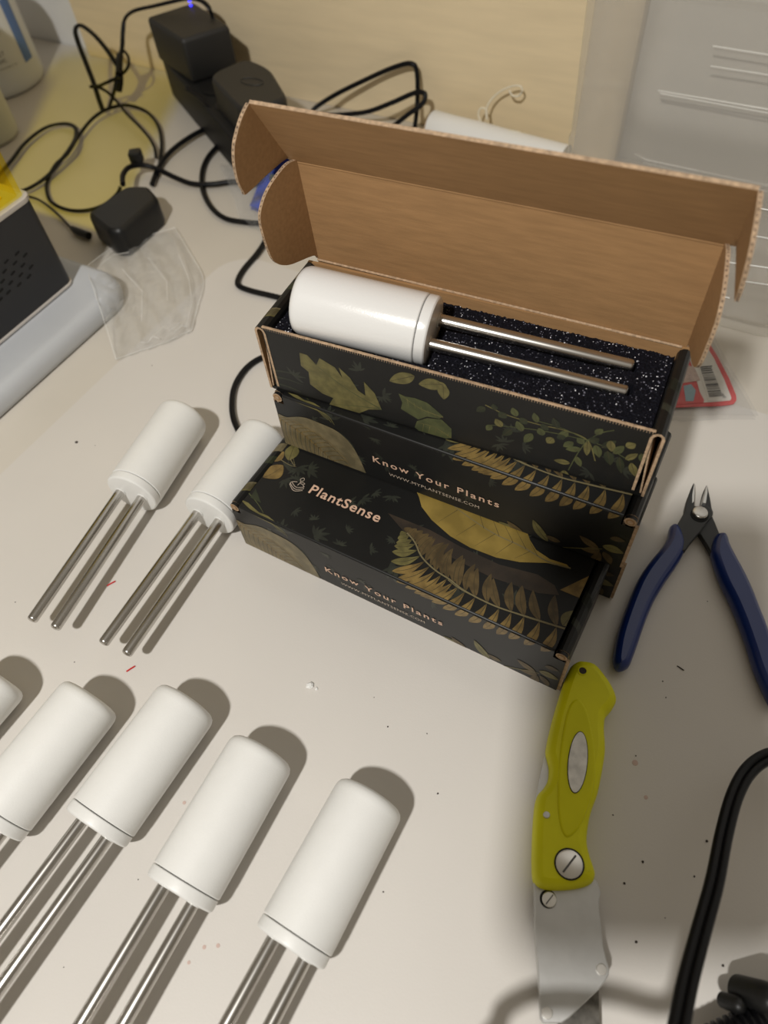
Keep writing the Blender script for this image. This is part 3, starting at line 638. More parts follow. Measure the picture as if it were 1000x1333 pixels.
# raised lid, kraft inside
LA, LBt, W1, W2, D1, D2 = -0.0703, -0.5522, 0.0954, 0.0994, 0.0549, 0.0418
dy = -0.0154; exl = V((math.cos(dy), math.sin(dy), 0)); eyl = V((-math.sin(dy), math.cos(dy), 0)); ez = V((0, 0, 1))
hm = V((0.10143, 0.05672, 0.0432))
up1 = ez * math.cos(LA) + eyl * math.sin(LA); up2 = ez * math.cos(LBt) + eyl * math.sin(LBt)
tip1 = hm + up1 * D1
def sheet(name, pts, org, e1, e2, parent, th=0.0016, flutes=None):
    """flat board: outline pts in (e1, e2) from org, kraft in front, print behind, cut edge all round"""
    n = e1.cross(e2).normalized()
    if n.dot(V((0, -1, 0.3))) < 0 and abs(n.y) > 0.3: n = -n
    f = [org + e1 * a + e2 * b_ for a, b_ in pts]; bk = [p - n * th for p in f]; k = len(f); mb = MB(); mb.open = True
    tr = tessellate_polygon([f]); mb.add(f, [list(t) for t in tr], KR); mb.add(bk, [list(t) for t in tr], 0)
    cen = sum(f, V()) / k
    for i in range(k):
        j = (i + 1) % k; mb.add([f[i], f[j], bk[j], bk[i]], [[0, 1, 2, 3]], ED)
        if flutes and i in flutes:
            out = (f[j] - f[i]).cross(n).normalized(); mid = (f[i] + f[j]) / 2
            if out.dot(mid - cen) < 0: out = -out
            a = (f[i] + bk[i]) / 2; b_ = (f[j] + bk[j]) / 2; L_ = (b_ - a).length; kk = max(1, int(L_ / 0.0021)); t = (b_ - a).normalized()
            for q in range(kk):
                c = a + t * (L_ * (q + .5) / kk) + out * 0.00008; sg = 1 if q % 2 else -1
                mb.add([c - t * .0006 - n * .0004 * sg, c + t * .0006 - n * .0004 * sg, c + n * .00045 * sg], [[0, 1, 2]], FL_)
    return mb.build(name, ART + ['flute'], parent, 30)
panel = sheet('lid_panel', [(-W1, 0), (W1, 0), (W1, D1), (-W1, D1)], hm, exl, up1, root)
# narrow tucked strip below the crease, and the bright crease line
sheet('inner_strip', [(-W1 + .001, -0.014), (W1 - .003, -0.014), (W1 - .001, -0.001), (W1 - .002, 0), (-W1, 0)], hm + V((0, -0.0007, 0)), exl, ez, root, 0.0012)
mb = MB(); mb.sweep([hm - exl * W1 + V((0, -.0009, 0.0001)), hm + exl * (W1 - .002) + V((0, -.0009, 0.0001))], 0.0006, n=8); mb.build('crease', 'kraft_edge', root)
flap = sheet('lid_flap', [(-W2, 0.0006), (W2, 0.0006), (W2, D2), (-W2, D2)], tip1 + up2 * 0.0, exl, up2, root)
fill = MB(); fill.sweep([tip1 - exl * W1 + eyl * .0006, tip1 + exl * W1 + eyl * .0006], 0.0009, n=8); fill.build('fold', 'kraft', root)
E1 = [(56, 0), (57.3, 5), (57, 10), (54.5, 19), (51, 25), (46, 29.5), (40, 31), (30, 31), (22, 30.2), (17, 28), (13, 24), (9.5, 18), (4, 3), (0, 0)]
E2 = [(41.5, 0), (41.2, 5), (39.5, 11), (36.5, 17), (31, 22), (24, 25.7), (18, 27), (15.5, 26.5), (9.5, 13), (3, 1), (0.6, 0)]
for s_ in (-1, 1):
    SP = 0.2
    for base, upv, w, E_, nm in ((hm, up1, W1, E1, 'side_ear'), (tip1, up2, W2, E2, 'flap_ear')):
        fwd_ = -exl.cross(upv) if (-exl.cross(upv)).dot(eyl) < 0 else exl.cross(upv)
        e_ = fwd_ * math.cos(SP) + exl * (s_ * math.sin(SP))
        pts = [(a / 1000, b_ / 1000) for a, b_ in E_]; sm = [(p.x, p.y) for p in catmull([V((a, b_, 0)) for a, b_ in pts], 3)]
        P0 = base + exl * (s_ * w)
        n = upv.cross(e_).normalized(); n = n if n.x * s_ < 0 else -n    # kraft faces inwards
        f = [P0 + upv * a + e_ * b_ for a, b_ in sm]; bk = [p - n * 0.0016 for p in f]; k = len(f); mb = MB(); mb.open = True
        tr = tessellate_polygon([f]); mb.add(f, [list(t) for t in tr], KR); mb.add(bk, [list(t) for t in tr], 0)
        cen = sum(f, V()) / k; run = 0; sg = 1
        for i in range(k):
            j = (i + 1) % k; mb.add([f[i], f[j], bk[j], bk[i]], [[0, 1, 2, 3]], ED)
            if i < k - 8:
                out = (f[j] - f[i]).cross(n).normalized(); mid = (f[i] + f[j] + bk[i] + bk[j]) / 4
                if out.dot(mid - cen) < 0: out = -out
                t = (f[j] - f[i]).normalized(); L_ = (f[j] - f[i]).length; kk = max(1, round(L_ / 0.0021))
                for q in range(kk):
                    c = mid + t * (L_ * ((q + .5) / kk - .5)) + out * 0.00008; sg = -sg
                    mb.add([c - t * .0006 - n * .0003 * sg, c + t * .0006 - n * .0003 * sg, c + n * .00035 * sg], [[0, 1, 2]], FL_)
        mb.build(nm, ART + ['flute'], panel if nm == 'side_ear' else flap, 30)
# probe in the foam
pr = make_probe('glossy white probe lying in the foam of the open carton', True)
yv = V((-pax.y, pax.x, 0)).normalized(); zv = pax.cross(yv)
Rm = Matrix((pax, yv, zv)).transposed().to_4x4()
pr.matrix_world = Matrix.Translation(PF) @ Rm @ Matrix.Rotation(-prol, 4, 'X')

# ------------------------------------------------------------------ utility knife
kx = lambda x, y, z=0.014: xy(660 + x / 2.705, 840 + y / 2.705, z)
kn = empty('utility_knife', (kx(220, 600)[0], kx(220, 600)[1], ZM), 'folding utility knife with yellow handle lying open below the right end of the cartons', 'knife')
def kp(mb, name, mats, par, sm=40):
    o = mb.build(name, mats, None, sm); o.parent = par; o.matrix_parent_inverse = par.matrix_world.inverted() if par.parent is None else Matrix(); return o
def child_world(o, par):
    """parent while keeping world position"""
    bpy.context.view_layer.update(); o.parent = par; o.matrix_parent_inverse = par.matrix_world.inverted(); return o
hpts = [(265, 52), (310, 62), (345, 100), (372, 140), (387, 175), (385, 200), (368, 226), (350, 248), (345, 290), (349, 360), (340, 430), (322, 520), (302, 575), (289, 630), (284, 690), (295, 740), (311, 790), (312, 812), (300, 836), (262, 852), (200, 860), (135, 857), (101, 835), (92, 790), (92, 700), (97, 600), (107, 530), (130, 502), (147, 470), (150, 430), (143, 395), (139, 372), (150, 310), (165, 250), (185, 180), (205, 120), (225, 75), (245, 57)]
ho = smooth2d([kx(*q) for q in hpts], 3)
Z0 = ZM + 0.0003
grip = MB().pillow(ho, [(0.0022, Z0), (0.0006, Z0 + 0.002), (0, Z0 + 0.006), (0, Z0 + 0.0105), (0.0007, Z0 + 0.0128), (0.0020, Z0 + 0.0145), (0.0040, Z0 + 0.0155)]).build('handle', 'yellow')
child_world(grip, kn)
def ell(cx, cy, a, b_, rot, n=32, z=0.0165):
    return [kx(cx + a * math.cos(t) * math.cos(rot) - b_ * math.sin(t) * math.sin(rot), cy + a * math.cos(t) * math.sin(rot) + b_ * math.sin(t) * math.cos(rot), z) for t in [2 * PI * k / n for k in range(n)]]
# raised spindle shaped pad
pad = [(245, 190), (280, 225), (303, 320), (312, 420), (305, 500), (280, 590), (250, 650), (212, 678), (188, 640), (178, 560), (180, 450), (192, 330), (215, 225)]
child_world(MB().pillow(smooth2d([kx(a, b_, .0165) for a, b_ in pad], 4), [(0, Z0 + .0150), (0.0003, Z0 + .0160), (0.0010, Z0 + .0164)]).build('grip_pad', 'yellow_dk'), kn)
child_world(MB().pillow(ell(248, 415, 35.3, 109.5, 0.09), [(0, Z0 + .0155), (0, Z0 + .0167)]).build('plate_rim', 'black_side'), kn)
tag(child_world(MB().pillow(ell(248, 415, 34, 108, 0.09), [(0, Z0 + .0158), (0.0002, Z0 + .0170)]).build('oval_plate', 'scuffed'), kn), 'scuffed grey oval plate')
def screw(cx, cy, r, z, par, slot=True, nm='screw', m_='steel_bright'):
    c = at(660 + cx / 2.705, 840 + cy / 2.705, z); mb = MB(); mb.open = False
    mb.lathe([(r, -0.0012), (r, 0.0), (r * .88, 0.0004), (0.0001, 0.00045)], 24, Matrix.Translation(c))
    o = child_world(mb.build(nm, m_), par)
    if slot:
        mb = MB(); mb.box((-r * .8, -r * .07, 0.0004), (r * .8, r * .07, 0.0006), 0, Matrix.Translation(c) @ Matrix.Rotation(1.3, 4, 'Z')); child_world(mb.build('slot', 'steel_dark'), par)
    return o
c = at(660 + 220 / 2.705, 840 + 770 / 2.705, Z0 + .0157)
child_world(MB().lathe([(0.0064, -.001), (0.0064, 0.0001), (0.0001, 0.0002)], 32, Matrix.Translation(c)).build('screw_seat', 'black_side'), kn)
screw(220, 770, 0.0057, Z0 + .0165, kn); screw(140, 597, 0.0015, Z0 + .0158, kn, False, 'pin', 'steel_dull')
# lanyard hole near the top, its inner shade painted as a dark disc
child_world(MB().lathe([(0.0024, 0), (0.0024, .0009), (0.0019, .0009), (0.0019, .0003), (0.0001, .0003)], 24, Matrix.Translation(at(660 + 266 / 2.705, 840 + 92 / 2.705, Z0 + .0150))).build('lanyard_hole', 'yellow_dk'), kn)
child_world(MB().lathe([(0.0018, 0), (0.0018, .0012), (0.0001, .0012)], 24, Matrix.Translation(at(660 + 266 / 2.705, 840 + 92 / 2.705, Z0 + .0144))).build('hole_shade', 'crumb_and_shade'), kn)
kz = 0.009
bp = [(95, 835), (97, 900), (97, 1000), (105, 1100), (112, 1200), (118, 1315), (128, 1331), (190, 1331), (218, 1312), (322, 1213), (345, 1182), (357, 1160), (358, 1135), (347, 1102), (337, 1060), (327, 960), (322, 905), (329, 872), (318, 838), (300, 815), (200, 800), (120, 805)]
child_world(MB().pillow([kx(a, b_, kz) for a, b_ in bp], [(0, Z0 + .0035), (0, Z0 + .0088), (0.0004, Z0 + .0092)]).build('blade_holder', 'steel_dull'), kn)
sp_ = [(139, 372), (128, 420), (116, 480), (105, 535), (95, 610), (92, 700), (130, 700), (160, 520), (165, 420), (155, 372)]
child_world(MB().pillow([kx(a - 2, b_, kz) for a, b_ in sp_], [(0, Z0 + .0040), (0, Z0 + .0090)]).build('spine', 'steel_dull'), kn)
bl = [(200, 1325), (325, 1200), (328, 1330), (330, 1480), (150, 1390), (190, 1331)]
tag(child_world(MB().pillow([kx(a, b_, kz) for a, b_ in bl], [(0, Z0 + .0055), (0, Z0 + .0066)]).build('blade', 'blade'), kn), 'dark oily blade')
c = at(660 + 148 / 2.705, 840 + 895 / 2.705, Z0 + .0093)
child_world(MB().lathe([(0.0036, -.001), (0.0036, 0.0001), (0.0001, 0.0001)], 24, Matrix.Translation(c + V((-.0003, 0, 0)))).build('button_seat', 'vent'), kn)
screw(150, 895, 0.0031, Z0 + .0098, kn, True, 'release_button')
screw(333, 1142, 0.0021, Z0 + .0098, kn, False, 'rivet'); screw(142, 1295, 0.0021, Z0 + .0098, kn, False, 'rivet')

# ------------------------------------------------------------------ flush cutters
ck = empty('flush_cutters', tuple(at(913, 667, 0))[:2] + (ZM,), 'flush cutters with blue grips lying open on the right of the cartons', 'pliers')
c1 = lambda a, b_, z=0.009: xy(860 + a / 6.664, 560 + b_ / 6.664, z)
c5 = lambda a, b_, z=0.008: xy(780 + a / 4.04, 600 + b_ / 4.04, z)
Lh = [(390, 332), (415, 338), (432, 360), (448, 400), (454, 440), (444, 488), (410, 548), (360, 620), (300, 718), (262, 800), (232, 880), (205, 960), (178, 1035), (158, 1078), (122, 1097), (92, 1088), (76, 1052), (80, 1000), (95, 920), (122, 830), (165, 715), (212, 612), (270, 527), (335, 450), (362, 400), (372, 350)]
Rh = [(640, 378), (665, 382), (680, 405), (690, 440), (720, 500), (768, 588), (810, 678), (850, 780), (889, 880), (920, 980), (948, 1080), (965, 1180), (968, 1250), (945, 1285), (915, 1283), (890, 1248), (858, 1180), (820, 1090), (782, 970), (740, 850), (695, 740), (645, 640), (608, 540), (594, 480), (600, 425), (618, 388)]
zc_ = ZM + .0002
gp = [(0.0020, zc_), (0.0007, zc_ + .0016), (0, zc_ + .0040), (0, zc_ + .0060), (0.0007, zc_ + .0082), (0.0020, zc_ + .0097), (0.0033, zc_ + .0103)]
for H_ in (Lh, Rh): child_world(MB().pillow(smooth2d([c5(*q) for q in H_], 3), gp).build('handle_grip', 'blue_grip', None, 60), ck)
Lj = [(285, 465), (294, 500), (297, 540), (293, 600), (290, 662), (330, 668), (400, 660), (445, 700), (452, 738), (400, 800), (345, 885), (300, 935), (255, 990), (215, 1050), (150, 1060), (120, 900), (150, 812), (180, 760), (204, 715), (208, 680), (222, 620), (250, 545), (272, 490)]
Rj = [(398, 480), (408, 500), (420, 550), (432, 610), (443, 680), (456, 712), (446, 745), (470, 800), (505, 885), (540, 980), (500, 1090), (440, 1070), (395, 990), (350, 920), (320, 880), (380, 800), (340, 700), (350, 650), (356, 600), (368, 550), (384, 505)]
child_world(MB().pillow([c1(*q, .006) for q in Rj], [(0, zc_ + .0020), (0, zc_ + .0050), (.0005, zc_ + .0054)]).build('jaw', 'black_metal'), ck)
child_world(MB().pillow([c1(*q, .009) for q in Lj], [(0, zc_ + .0056), (0, zc_ + .0085), (.0005, zc_ + .0090)]).build('jaw', 'black_metal'), ck)
for q in (((285, 468), (293, 500), (295, 560), (288, 640), (262, 655), (262, 570)), ((398, 484), (388, 520), (366, 590), (352, 650), (390, 655), (405, 560))):
    child_world(MB().pillow([c1(a, b_, .0085) for a, b_ in q], [(0, zc_ + .0054), (0.0004, zc_ + .0094)]).build('cutting_edge', 'steel_dull'), ck)
c = at(860 + 340 / 6.664, 560 + 722 / 6.664, zc_ + .0090)
child_world(MB().lathe([(0.0044, 0), (0.0044, .0012), (0.0040, .0018), (0.0036, .0020), (0.0001, .0021)], 32, Matrix.Translation(c)).build('pivot', 'steel'), ck)
child_world(MB().lathe([(0.0050, -.0006), (0.0050, .0003), (0.0001, .0003)], 32, Matrix.Translation(c + V((.0002, -.0012, 0)))).build('pivot_collar', 'vent'), ck)

# ------------------------------------------------------------------ cables
def px(pts): return [at(*q) for q in pts]
def cable(name, pts, r_, label, flat=None, n=10, mat_='rubber', par=None, cat='cable', group=None, sub=8):
    mb = MB(); cc = catmull(pts, sub)
    if flat:
        mb.sweep(cc, flat / 2, r_, n)
    else: mb.sweep(cc, r_, r_, n)
    o = mb.build(name, mat_, None, 60)
    if par: return o
    return tag(o, label, cat, group)
# twin-core cord at the lower right; it arches over and leaves the frame
cc = [(1060, 990, .020), (1030, 982, .024), (1000, 985, .028), (975, 1003, .031), (957, 1035, .036), (943, 1085, .043), (930, 1150, .052), (912, 1215, .060), (895, 1280, .068), (884, 1335, .075), (872, 1400, .080)]
pts = [V((0.42, 0.02, .0030)), V((0.33, 0.06, .0032)), V((0.24, 0.10, .0040)), V((0.17, 0.13, .0080))] + px(cc)
LP = V((-0.100, -0.514, 1.043))
for (u, v, z) in ((870, 1306, .085), (800, 1294, .088), (740, 1288, .088), (690, 1294, .084), (655, 1315, .078), (635, 1350, .070)):
    S_ = at(u, v, ZM); pts.append(S_ + (LP - S_) * (z / LP.z))
pts += [pts[-1] + V((-.02, -.04, -.02)), pts[-1] + V((-.03, -.09, -.05)), pts[-1] + V((-.03, -.14, -.068 + ZM))]
cord = empty('lamp_cord', (pts[0].x, pts[0].y, ZM), 'thick black twin-core cord curving down the lower right edge', 'cord')
cpts = catmull(pts, 10)
for sgn in (-1, 1):
    off = []
    for i, p in enumerate(cpts):
        t = (cpts[min(i + 1, len(cpts) - 1)] - cpts[max(i - 1, 0)]).normalized(); b = t.cross(V((0, 0, 1))).normalized(); off.append(p + b * (sgn * 0.00165))
    child_world(MB().sweep(off, 0.0019, 0.0019, 12).build('core', 'rubber', None, 60), cord)
# ribbed black hose end at the corner
root = empty('ribbed_connector', tuple(at(985, 1330, 0))[:2] + (ZM,), 'black ribbed connector with knobs in the lower right corner', 'connector')
a = at(893, 1372, .016); b_ = at(1030, 1334, .020); d = (b_ - a); Lc = d.length; T = Matrix.Translation(a) @ d.to_track_quat('Z', 'Y').to_matrix().to_4x4()
prof = [(0.0001, 0)]
k = 0
while k * 0.0026 < Lc * 0.78:
    z = k * 0.0026; R_ = 0.0060 + 0.0035 * min(1, z / 0.03); prof += [(R_ - .0012, z), (R_, z + .0005), (R_, z + .0015), (R_ - .0012, z + .0021)]; k += 1
prof += [(0.0001, k * 0.0026)]
child_world(MB().lathe(prof, 28, T).build('ribbed_sleeve', 'rubber', None, 30), root)
child_world(MB().lathe([(0.0001, Lc * .76), (0.0100, Lc * .76), (0.0125, Lc * .82), (0.0125, Lc * 1.5), (0.0115, Lc * 1.55), (0.0001, Lc * 1.55)], 32, T).build('housing', 'black', None, 40), root)
for u, v, z, r_ in ((962, 1309, .022, .0032), (1004, 1303, .026, .0062)):
    c = at(u, v, z); child_world(MB().lathe([(0.0001, -r_ * 2.6), (r_ * .9, -r_ * 2.5), (r_, -r_ * .4), (r_ * .85, r_ * .3), (r_ * .5, r_ * .7), (0.0001, r_ * .8)], 20, Matrix.Translation(c) @ Matrix.Rotation(.5, 4, 'Y')).build('knob', 'black', None, 50), root)

# ------------------------------------------------------------------ left: device, slab, bottles
t = at(155, 378, .015)
SX1, SY1 = -0.433, 0.309
ol = []
for cx, cy, a0 in ((SX1 - .028, SY1 - .028, 0), (-0.78, SY1 - .028, 90), (-0.78, -0.08, 180), (SX1 - .028, -0.08, 270)):
    for k in range(9): a = math.radians(a0 + k * 11.25); ol.append((cx + .028 * math.cos(a), cy + .028 * math.sin(a)))
tag(MB().pillow(ol, [(0.003, 0.0004), (0.0005, .002), (0, .005), (0, .010), (0.001, .013), (0.003, 0.0165), (0.006, .0180), (0.009, .0184), (0.016, .0184)]).build('base_tray', 'slab', None, 50), 'silver grey rounded tray under the black vented unit at the left edge', 'tray')
dv = empty('vented_unit', (-0.55, 0.20, 0.0185), 'black vented desktop unit with amber see-through cover at the left edge', 'machine')
DX1, DY1, DX0, DY0, DZ0, DZ1 = -0.4705, 0.284, -0.68, 0.10, 0.0195, 0.0945
def rrect(x0, x1, y0, y1, r_, n=6):
    o = []
    for cx, cy, a0 in ((x1 - r_, y1 - r_, 0), (x0 + r_, y1 - r_, 90), (x0 + r_, y0 + r_, 180), (x1 - r_, y0 + r_, 270)):
        for k in range(n + 1): a = math.radians(a0 + k * 90 / n); o.append((cx + r_ * math.cos(a), cy + r_ * math.sin(a)))
    return o
R_ = rrect(DX0, DX1, DY0, DY1, .008)
child_world(MB().pillow(R_, [(0.0025, DZ0), (0.0008, DZ0 + .001), (0, DZ0 + .003), (0, DZ1 - .004)]).build('housing', 'unit_face', None, 50), dv)
child_world(MB().pillow(rrect(DX0 - .0008, DX1 + .0008, DY0 - .0008, DY1 + .0008, .0088), [(0.002, DZ0 - .0008), (0, DZ0 + .0002), (0, DZ0 + .0016), (0.0008, DZ0 + .002)]).build('bottom_trim', 'trim', None, 50), dv)
child_world(MB().pillow(rrect(DX0 - .0008, DX1 + .0008, DY0 - .0008, DY1 + .0008, .0088), [(0.0005, DZ1 - .004), (0, DZ1 - .003), (0, DZ1 - .0005), (0.0012, DZ1)]).build('top_rim', 'trim', None, 50), dv)
mb = MB(); mb.open = True
for hx, hy in ((80, 535), (117, 543), (30, 573), (70, 580), (107, 590), (145, 598), (22, 618), (60, 627), (97, 635), (135, 643), (12, 665), (50, 672), (90, 680), (5, 708), (40, 716), (2, 750), (-15, 625), (-25, 670), (-35, 715)):
    pl_ = []
    for q in range(12):
        a = q * PI / 6; ll = 2.6 if math.cos(a) > 0.01 else (-2.6 if math.cos(a) < -0.01 else 0); x_, y_ = ll + 1.5 * math.cos(a), 1.5 * math.sin(a)
        p = on_plane(hx / 3.571 + x_ * .66 + y_ * .75, 180 + hy / 3.571 - x_ * .75 + y_ * .66, V((DX1 + .00015, 0, 0)), V((1, 0, 0))); pl_.append(p)
    mb.add(pl_, [list(range(12))])
child_world(mb.build('vent_holes', 'vent', None, 0), dv)
child_world(MB().box((-0.598, DY0 + .012, DZ1 - .0002), (DX1 - .014, DY1 - .014, DZ1 + .002), bev=.001).build('yellow_tray', 'amber_floor', None, 40), dv)
cx0, cx1, cy0, cy1, cz = -0.603, DX1 - .0030, DY0 + .004, DY1 - .0030, 0.325
mb = MB(); mb.open = False
o1 = rrect(cx0, cx1, cy0, cy1, .004, 3); k = len(o1)
rings = [[V((a, b_, z)) for a, b_ in o1] for z in (DZ1, cz)]; mb.loft(rings, 0, False); mb.add([V((a, b_, cz)) for a, b_ in o1], [list(range(k))])
i1 = rrect(cx0 + .003, cx1 - .003, cy0 + .003, cy1 - .003, .003, 3); rings = [[V((a, b_, z)) for a, b_ in i1] for z in (DZ1, cz - .003)]; mb.loft(rings, 0, False)
mb.add([V((a, b_, cz - .003)) for a, b_ in i1], [list(range(k))]); mb.open = True
tag(child_world(mb.build('amber_cover', 'amber', None, 40), dv), 'amber see-through acrylic cover')

child_world(MB().box((DX0 + .004, DY0 + .004, DZ1 - .0002), (-0.6045, DY1 - .004, 0.285), bev=.003).build('added_shade_block', 'black_side', None, 40), dv)  # unseen opaque block added to cast grey shade on the table behind
def bottle(name, c, R_, H_, m_, label):
    root = empty(name, (c[0], c[1], 0), label, 'bottle')
    MB().lathe([(0.0001, 0.0003), (R_ - .006, .0003), (R_ - .002, .0015), (R_ - .0004, .005), (R_, .009), (R_, H_ * .78), (R_ - .003, H_ * .84), (R_ * .6, H_ * .93), (R_ * .34, H_ * .96), (R_ * .34, H_), (0.0001, H_)], 64).build('bottle_body', m_, root, 50)
    MB().lathe([(R_ * .38, H_ * .965), (R_ * .40, H_ * .97), (R_ * .40, H_ * 1.10), (R_ * .36, H_ * 1.12), (0.0001, H_ * 1.12)], 32).build('bottle_cap', 'label', root, 50)
    return root
BC, BR = (-0.852, 0.545), 0.0525
bt = bottle('chemical_bottle', BC, BR, 0.115, 'bottle', 'milky plastic bottle with white label and blue stripe in the upper left corner')
def cylpatch(a0, a1, z0, z1, R_, m_, nm, par, skew=0.0):
    mb = MB(); mb.open = True; n = 24; vs_ = []
    for j in range(2):
        for i in range(n + 1):
            a = math.radians(a0 + (a1 - a0) * i / n); vs_.append((R_ * math.cos(a), R_ * math.sin(a), (z0, z1)[j]))
    mb.add(vs_, [[i, i + 1, n + 2 + i, n + 1 + i] for i in range(n)]); return mb.build(nm, m_, par, 60)
cylpatch(-130, 8, 0.026, 0.086, BR + .0003, 'label', 'label', bt)
tag(cylpatch(8, 24, 0.026, 0.086, BR + .0004, 'label_blue', 'label_stripe', bt), 'blue label stripe')
def cyltext(txt, a1, z, h, w_, par, bold=0.0):
    vs_, fs_ = fit_text(txt, w_, h, 1.0, bold); mb = MB(); mb.open = True; Rr = BR + .0006
    mb.add([(Rr * math.cos(math.radians(a1) + (v.x - w_) / Rr), Rr * math.sin(math.radians(a1) + (v.x - w_) / Rr), z + v.y) for v in vs_], fs_); mb.build('label_text', 'ink', par, 0)
cyltext('0 mL \u212e', -8, 0.060, 0.0058, 0.024, bt, 0.02)
cyltext('EXTREMELY', -14, 0.0415, 0.0042, 0.026, bt)
cyltext('FLAMMABLE, TOXIC.', -14, 0.0345, 0.0042, 0.046, bt)
cyltext('See safety data before use', -4, 0.0290, 0.0020, 0.036, bt)
b2 = bottle('small_bottle', (-0.760, 0.447), 0.0300, 0.15, 'bottle2', 'cream plastic bottle at the left edge behind the amber cover')

# ------------------------------------------------------------------ power strip and adapters
e0 = at(208, 72, .040); e1_ = at(310, 190, .040); dd = (e1_ - e0); dd.z = 0; dd.normalize(); nn = V((-dd.y, dd.x, 0))
if nn.y < 0: nn = -nn
ang = math.atan2(dd.y, dd.x); W = 0.046
SLEN = (at(312, 193, .040) - e0).length
o = empty('power_strip', (e0.x, e0.y, 0), 'long black power strip lying at an angle under the two adapters', 'power strip', ang)
y0 = 0.0 if V((-dd.y, dd.x, 0)).y > 0 else -W
MB().box((0.004, 0.0, 0.0005), (SLEN, W, 0.040), bev=0.003, seg=3).build('strip_body', 'black_side', o)
for k in range(4): MB().lathe([(0.0001, .040), (0.014, .040), (0.0150, .0405), (0.0150, .0415), (0.0001, .0416)], 24, Matrix.Translation((0.03 + k * .040, W / 2, 0))).build('socket', 'black', o)
def adapter(pxs, zt, zb, m_, bevs, label, taper=0.0):
    P_ = [at(u, v, zt) for u, v in pxs]; c = sum(P_, V()) / len(P_)
    root = empty('power_adapter', (c.x, c.y, zb), label, 'adapter', group='plug-in power adapters')
    ol = smooth2d([(p.x, p.y) for p in P_], 1) if bevs is None else roundpoly([(p.x, p.y) for p in P_], bevs)
    o_ = MB().pillow(ol, [(taper + .001, zb), (taper, zb + .002), (taper * .5, zb + (zt - zb) * .5), (0, zt - .004), (.0008, zt - .0014), (.003, zt)]).build('adapter_body', m_, None, 45)
    child_world(o_, root); return root
def roundpoly(pts, r_, n=5):
    out = []; k = len(pts)
    for i in range(k):
        p = V(pts[i]); a = V(pts[i - 1]) - p; b_ = V(pts[(i + 1) % k]) - p; rr_ = min(r_, a.length * .45, b_.length * .45); a.normalize(); b_.normalize()
        s_, e_ = p + a * rr_, p + b_ * rr_
        for j in range(n + 1): t = j / n; q = s_ * (1 - t) ** 2 + p * 2 * t * (1 - t) + e_ * t ** 2; out.append((q.x, q.y))
    return out
ad1 = adapter([(190, 22), (236, 52), (299, 33), (253, 2)], .080, .0418, 'black_matte', .004, 'large square black adapter with blue light plugged in nearest the wall')
for u, v in ((247, 2), (248.5, 7.5)):
    p = at(u, v, .0803); child_world(MB().lathe([(0.0014, 0), (0.0012, .0006), (0.0001, .001)], 12, Matrix.Translation(p)).build('indicator_light', 'ledblue'), ad1)
ad2 = adapter([(270, 97), (321, 74), (352, 88), (376, 128), (314, 145)], .070, .0418, 'black_matte', .014, 'rounded black adapter plugged in beside the large square one, behind the raised lid')
MBk = MB(); c = at(328, 106, .0702)
ring = [c + V((.012 * math.cos(a) , .006 * math.sin(a), 0)) for a in [k * PI / 12 for k in range(24)]]
child_world(MB().sweep(ring, .0004, .0004, 6, closed=True).build('embossed_oval', 'black_matte'), ad2)
# loose plug adapter in front
lo = roundpoly([xy(*q, .026) for q in ((112, 277), (163, 241), (192, 240), (206, 256), (157, 300), (140, 300))], .006)
wa = empty('wall_adapter', tuple(at(160, 285, 0))[:2] + (0,), 'small black adapter lying loose beside the clear bag', 'adapter')
child_world(MB().pillow(lo, [(0.001, .0006), (0, .003), (0, .021), (0.001, .0245), (0.0035, .026)]).build('adapter_body', 'black', None, 45), wa)
child_world(MB().box((-.006, -.006, 0), (.006, .006, .012), 0, Matrix.Translation(at(180, 212, .012)) @ Matrix.Rotation(.6, 4, 'Z'), .002).build('cable_plug', 'black'), wa)

# cables: flat lead tied in a loose bundle
fl_ = empty('tied_cable', tuple(at(140, 143, 0))[:2] + (0,), 'flat black lead tied in a loose bundle standing up behind the loose adapter', 'cable')
def fcab(pts, w=.0052, th=.0017, nm='cable_run'): child_world(MB().sweep(catmull(px(pts), 8), w / 2, th, 8).build(nm, 'rubber', None, 60), fl_)
fcab([(277, 22, .080), (272, 10, .088), (262, 1, .092), (246, -2, .092), (225, 2, .090), (200, 8, .085), (175, 14, .080), (163, 24, .070), (160, 42, .060), (159, 62, .050), (155, 80, .044), (153, 95, .040)])
fcab([(156, 90, .040), (140, 66, .050), (122, 45, .058), (105, 33, .062), (98, 39, .060), (102, 56, .052), (112, 82, .040), (122, 108, .028), (129, 130, .016), (134, 144, .008)])
fcab([(154, 74, .044), (160, 66, .046), (167, 74, .044), (167, 86, .040), (160, 95, .036), (154, 92, .036)], .003)
fcab([(117, 113, .030), (128, 112, .030), (140, 107, .032), (152, 102, .036), (159, 104, .034)], .0036)
fcab([(153, 92, .036), (151, 108, .028), (147, 125, .018), (142, 140, .008)], .005)
fcab([(156, 72, .042), (155, 90, .036), (156, 105, .030), (154, 118, .024)], .008, .0035, 'bundle_knot')
fcab([(126, 112, .026), (140, 120, .022), (152, 132, .016), (165, 148, .012), (180, 163, .010), (193, 178, .008), (201, 192, .006), (203, 205, .004)], .0030)
c2 = [(205, 228, .004), (209, 205, .004), (210, 182, .004), (205, 162, .005), (190, 145, .006), (165, 137, .008), (140, 142, .010), (120, 155, .008), (103, 176, .007), (88, 200, .006), (72, 215, .005), (62, 235, .003), (61, 250, .003), (68, 264, .003), (88, 273, .003), (112, 274, .003), (135, 267, .003), (152, 253, .004), (157, 243, .008)]
tag(MB().sweep(catmull(px(c2), 8), .0017, .0017, 10).build('looped_cable', 'rubber', None, 60), 'black cable lying in a wide loop in the yellow light', 'cable')
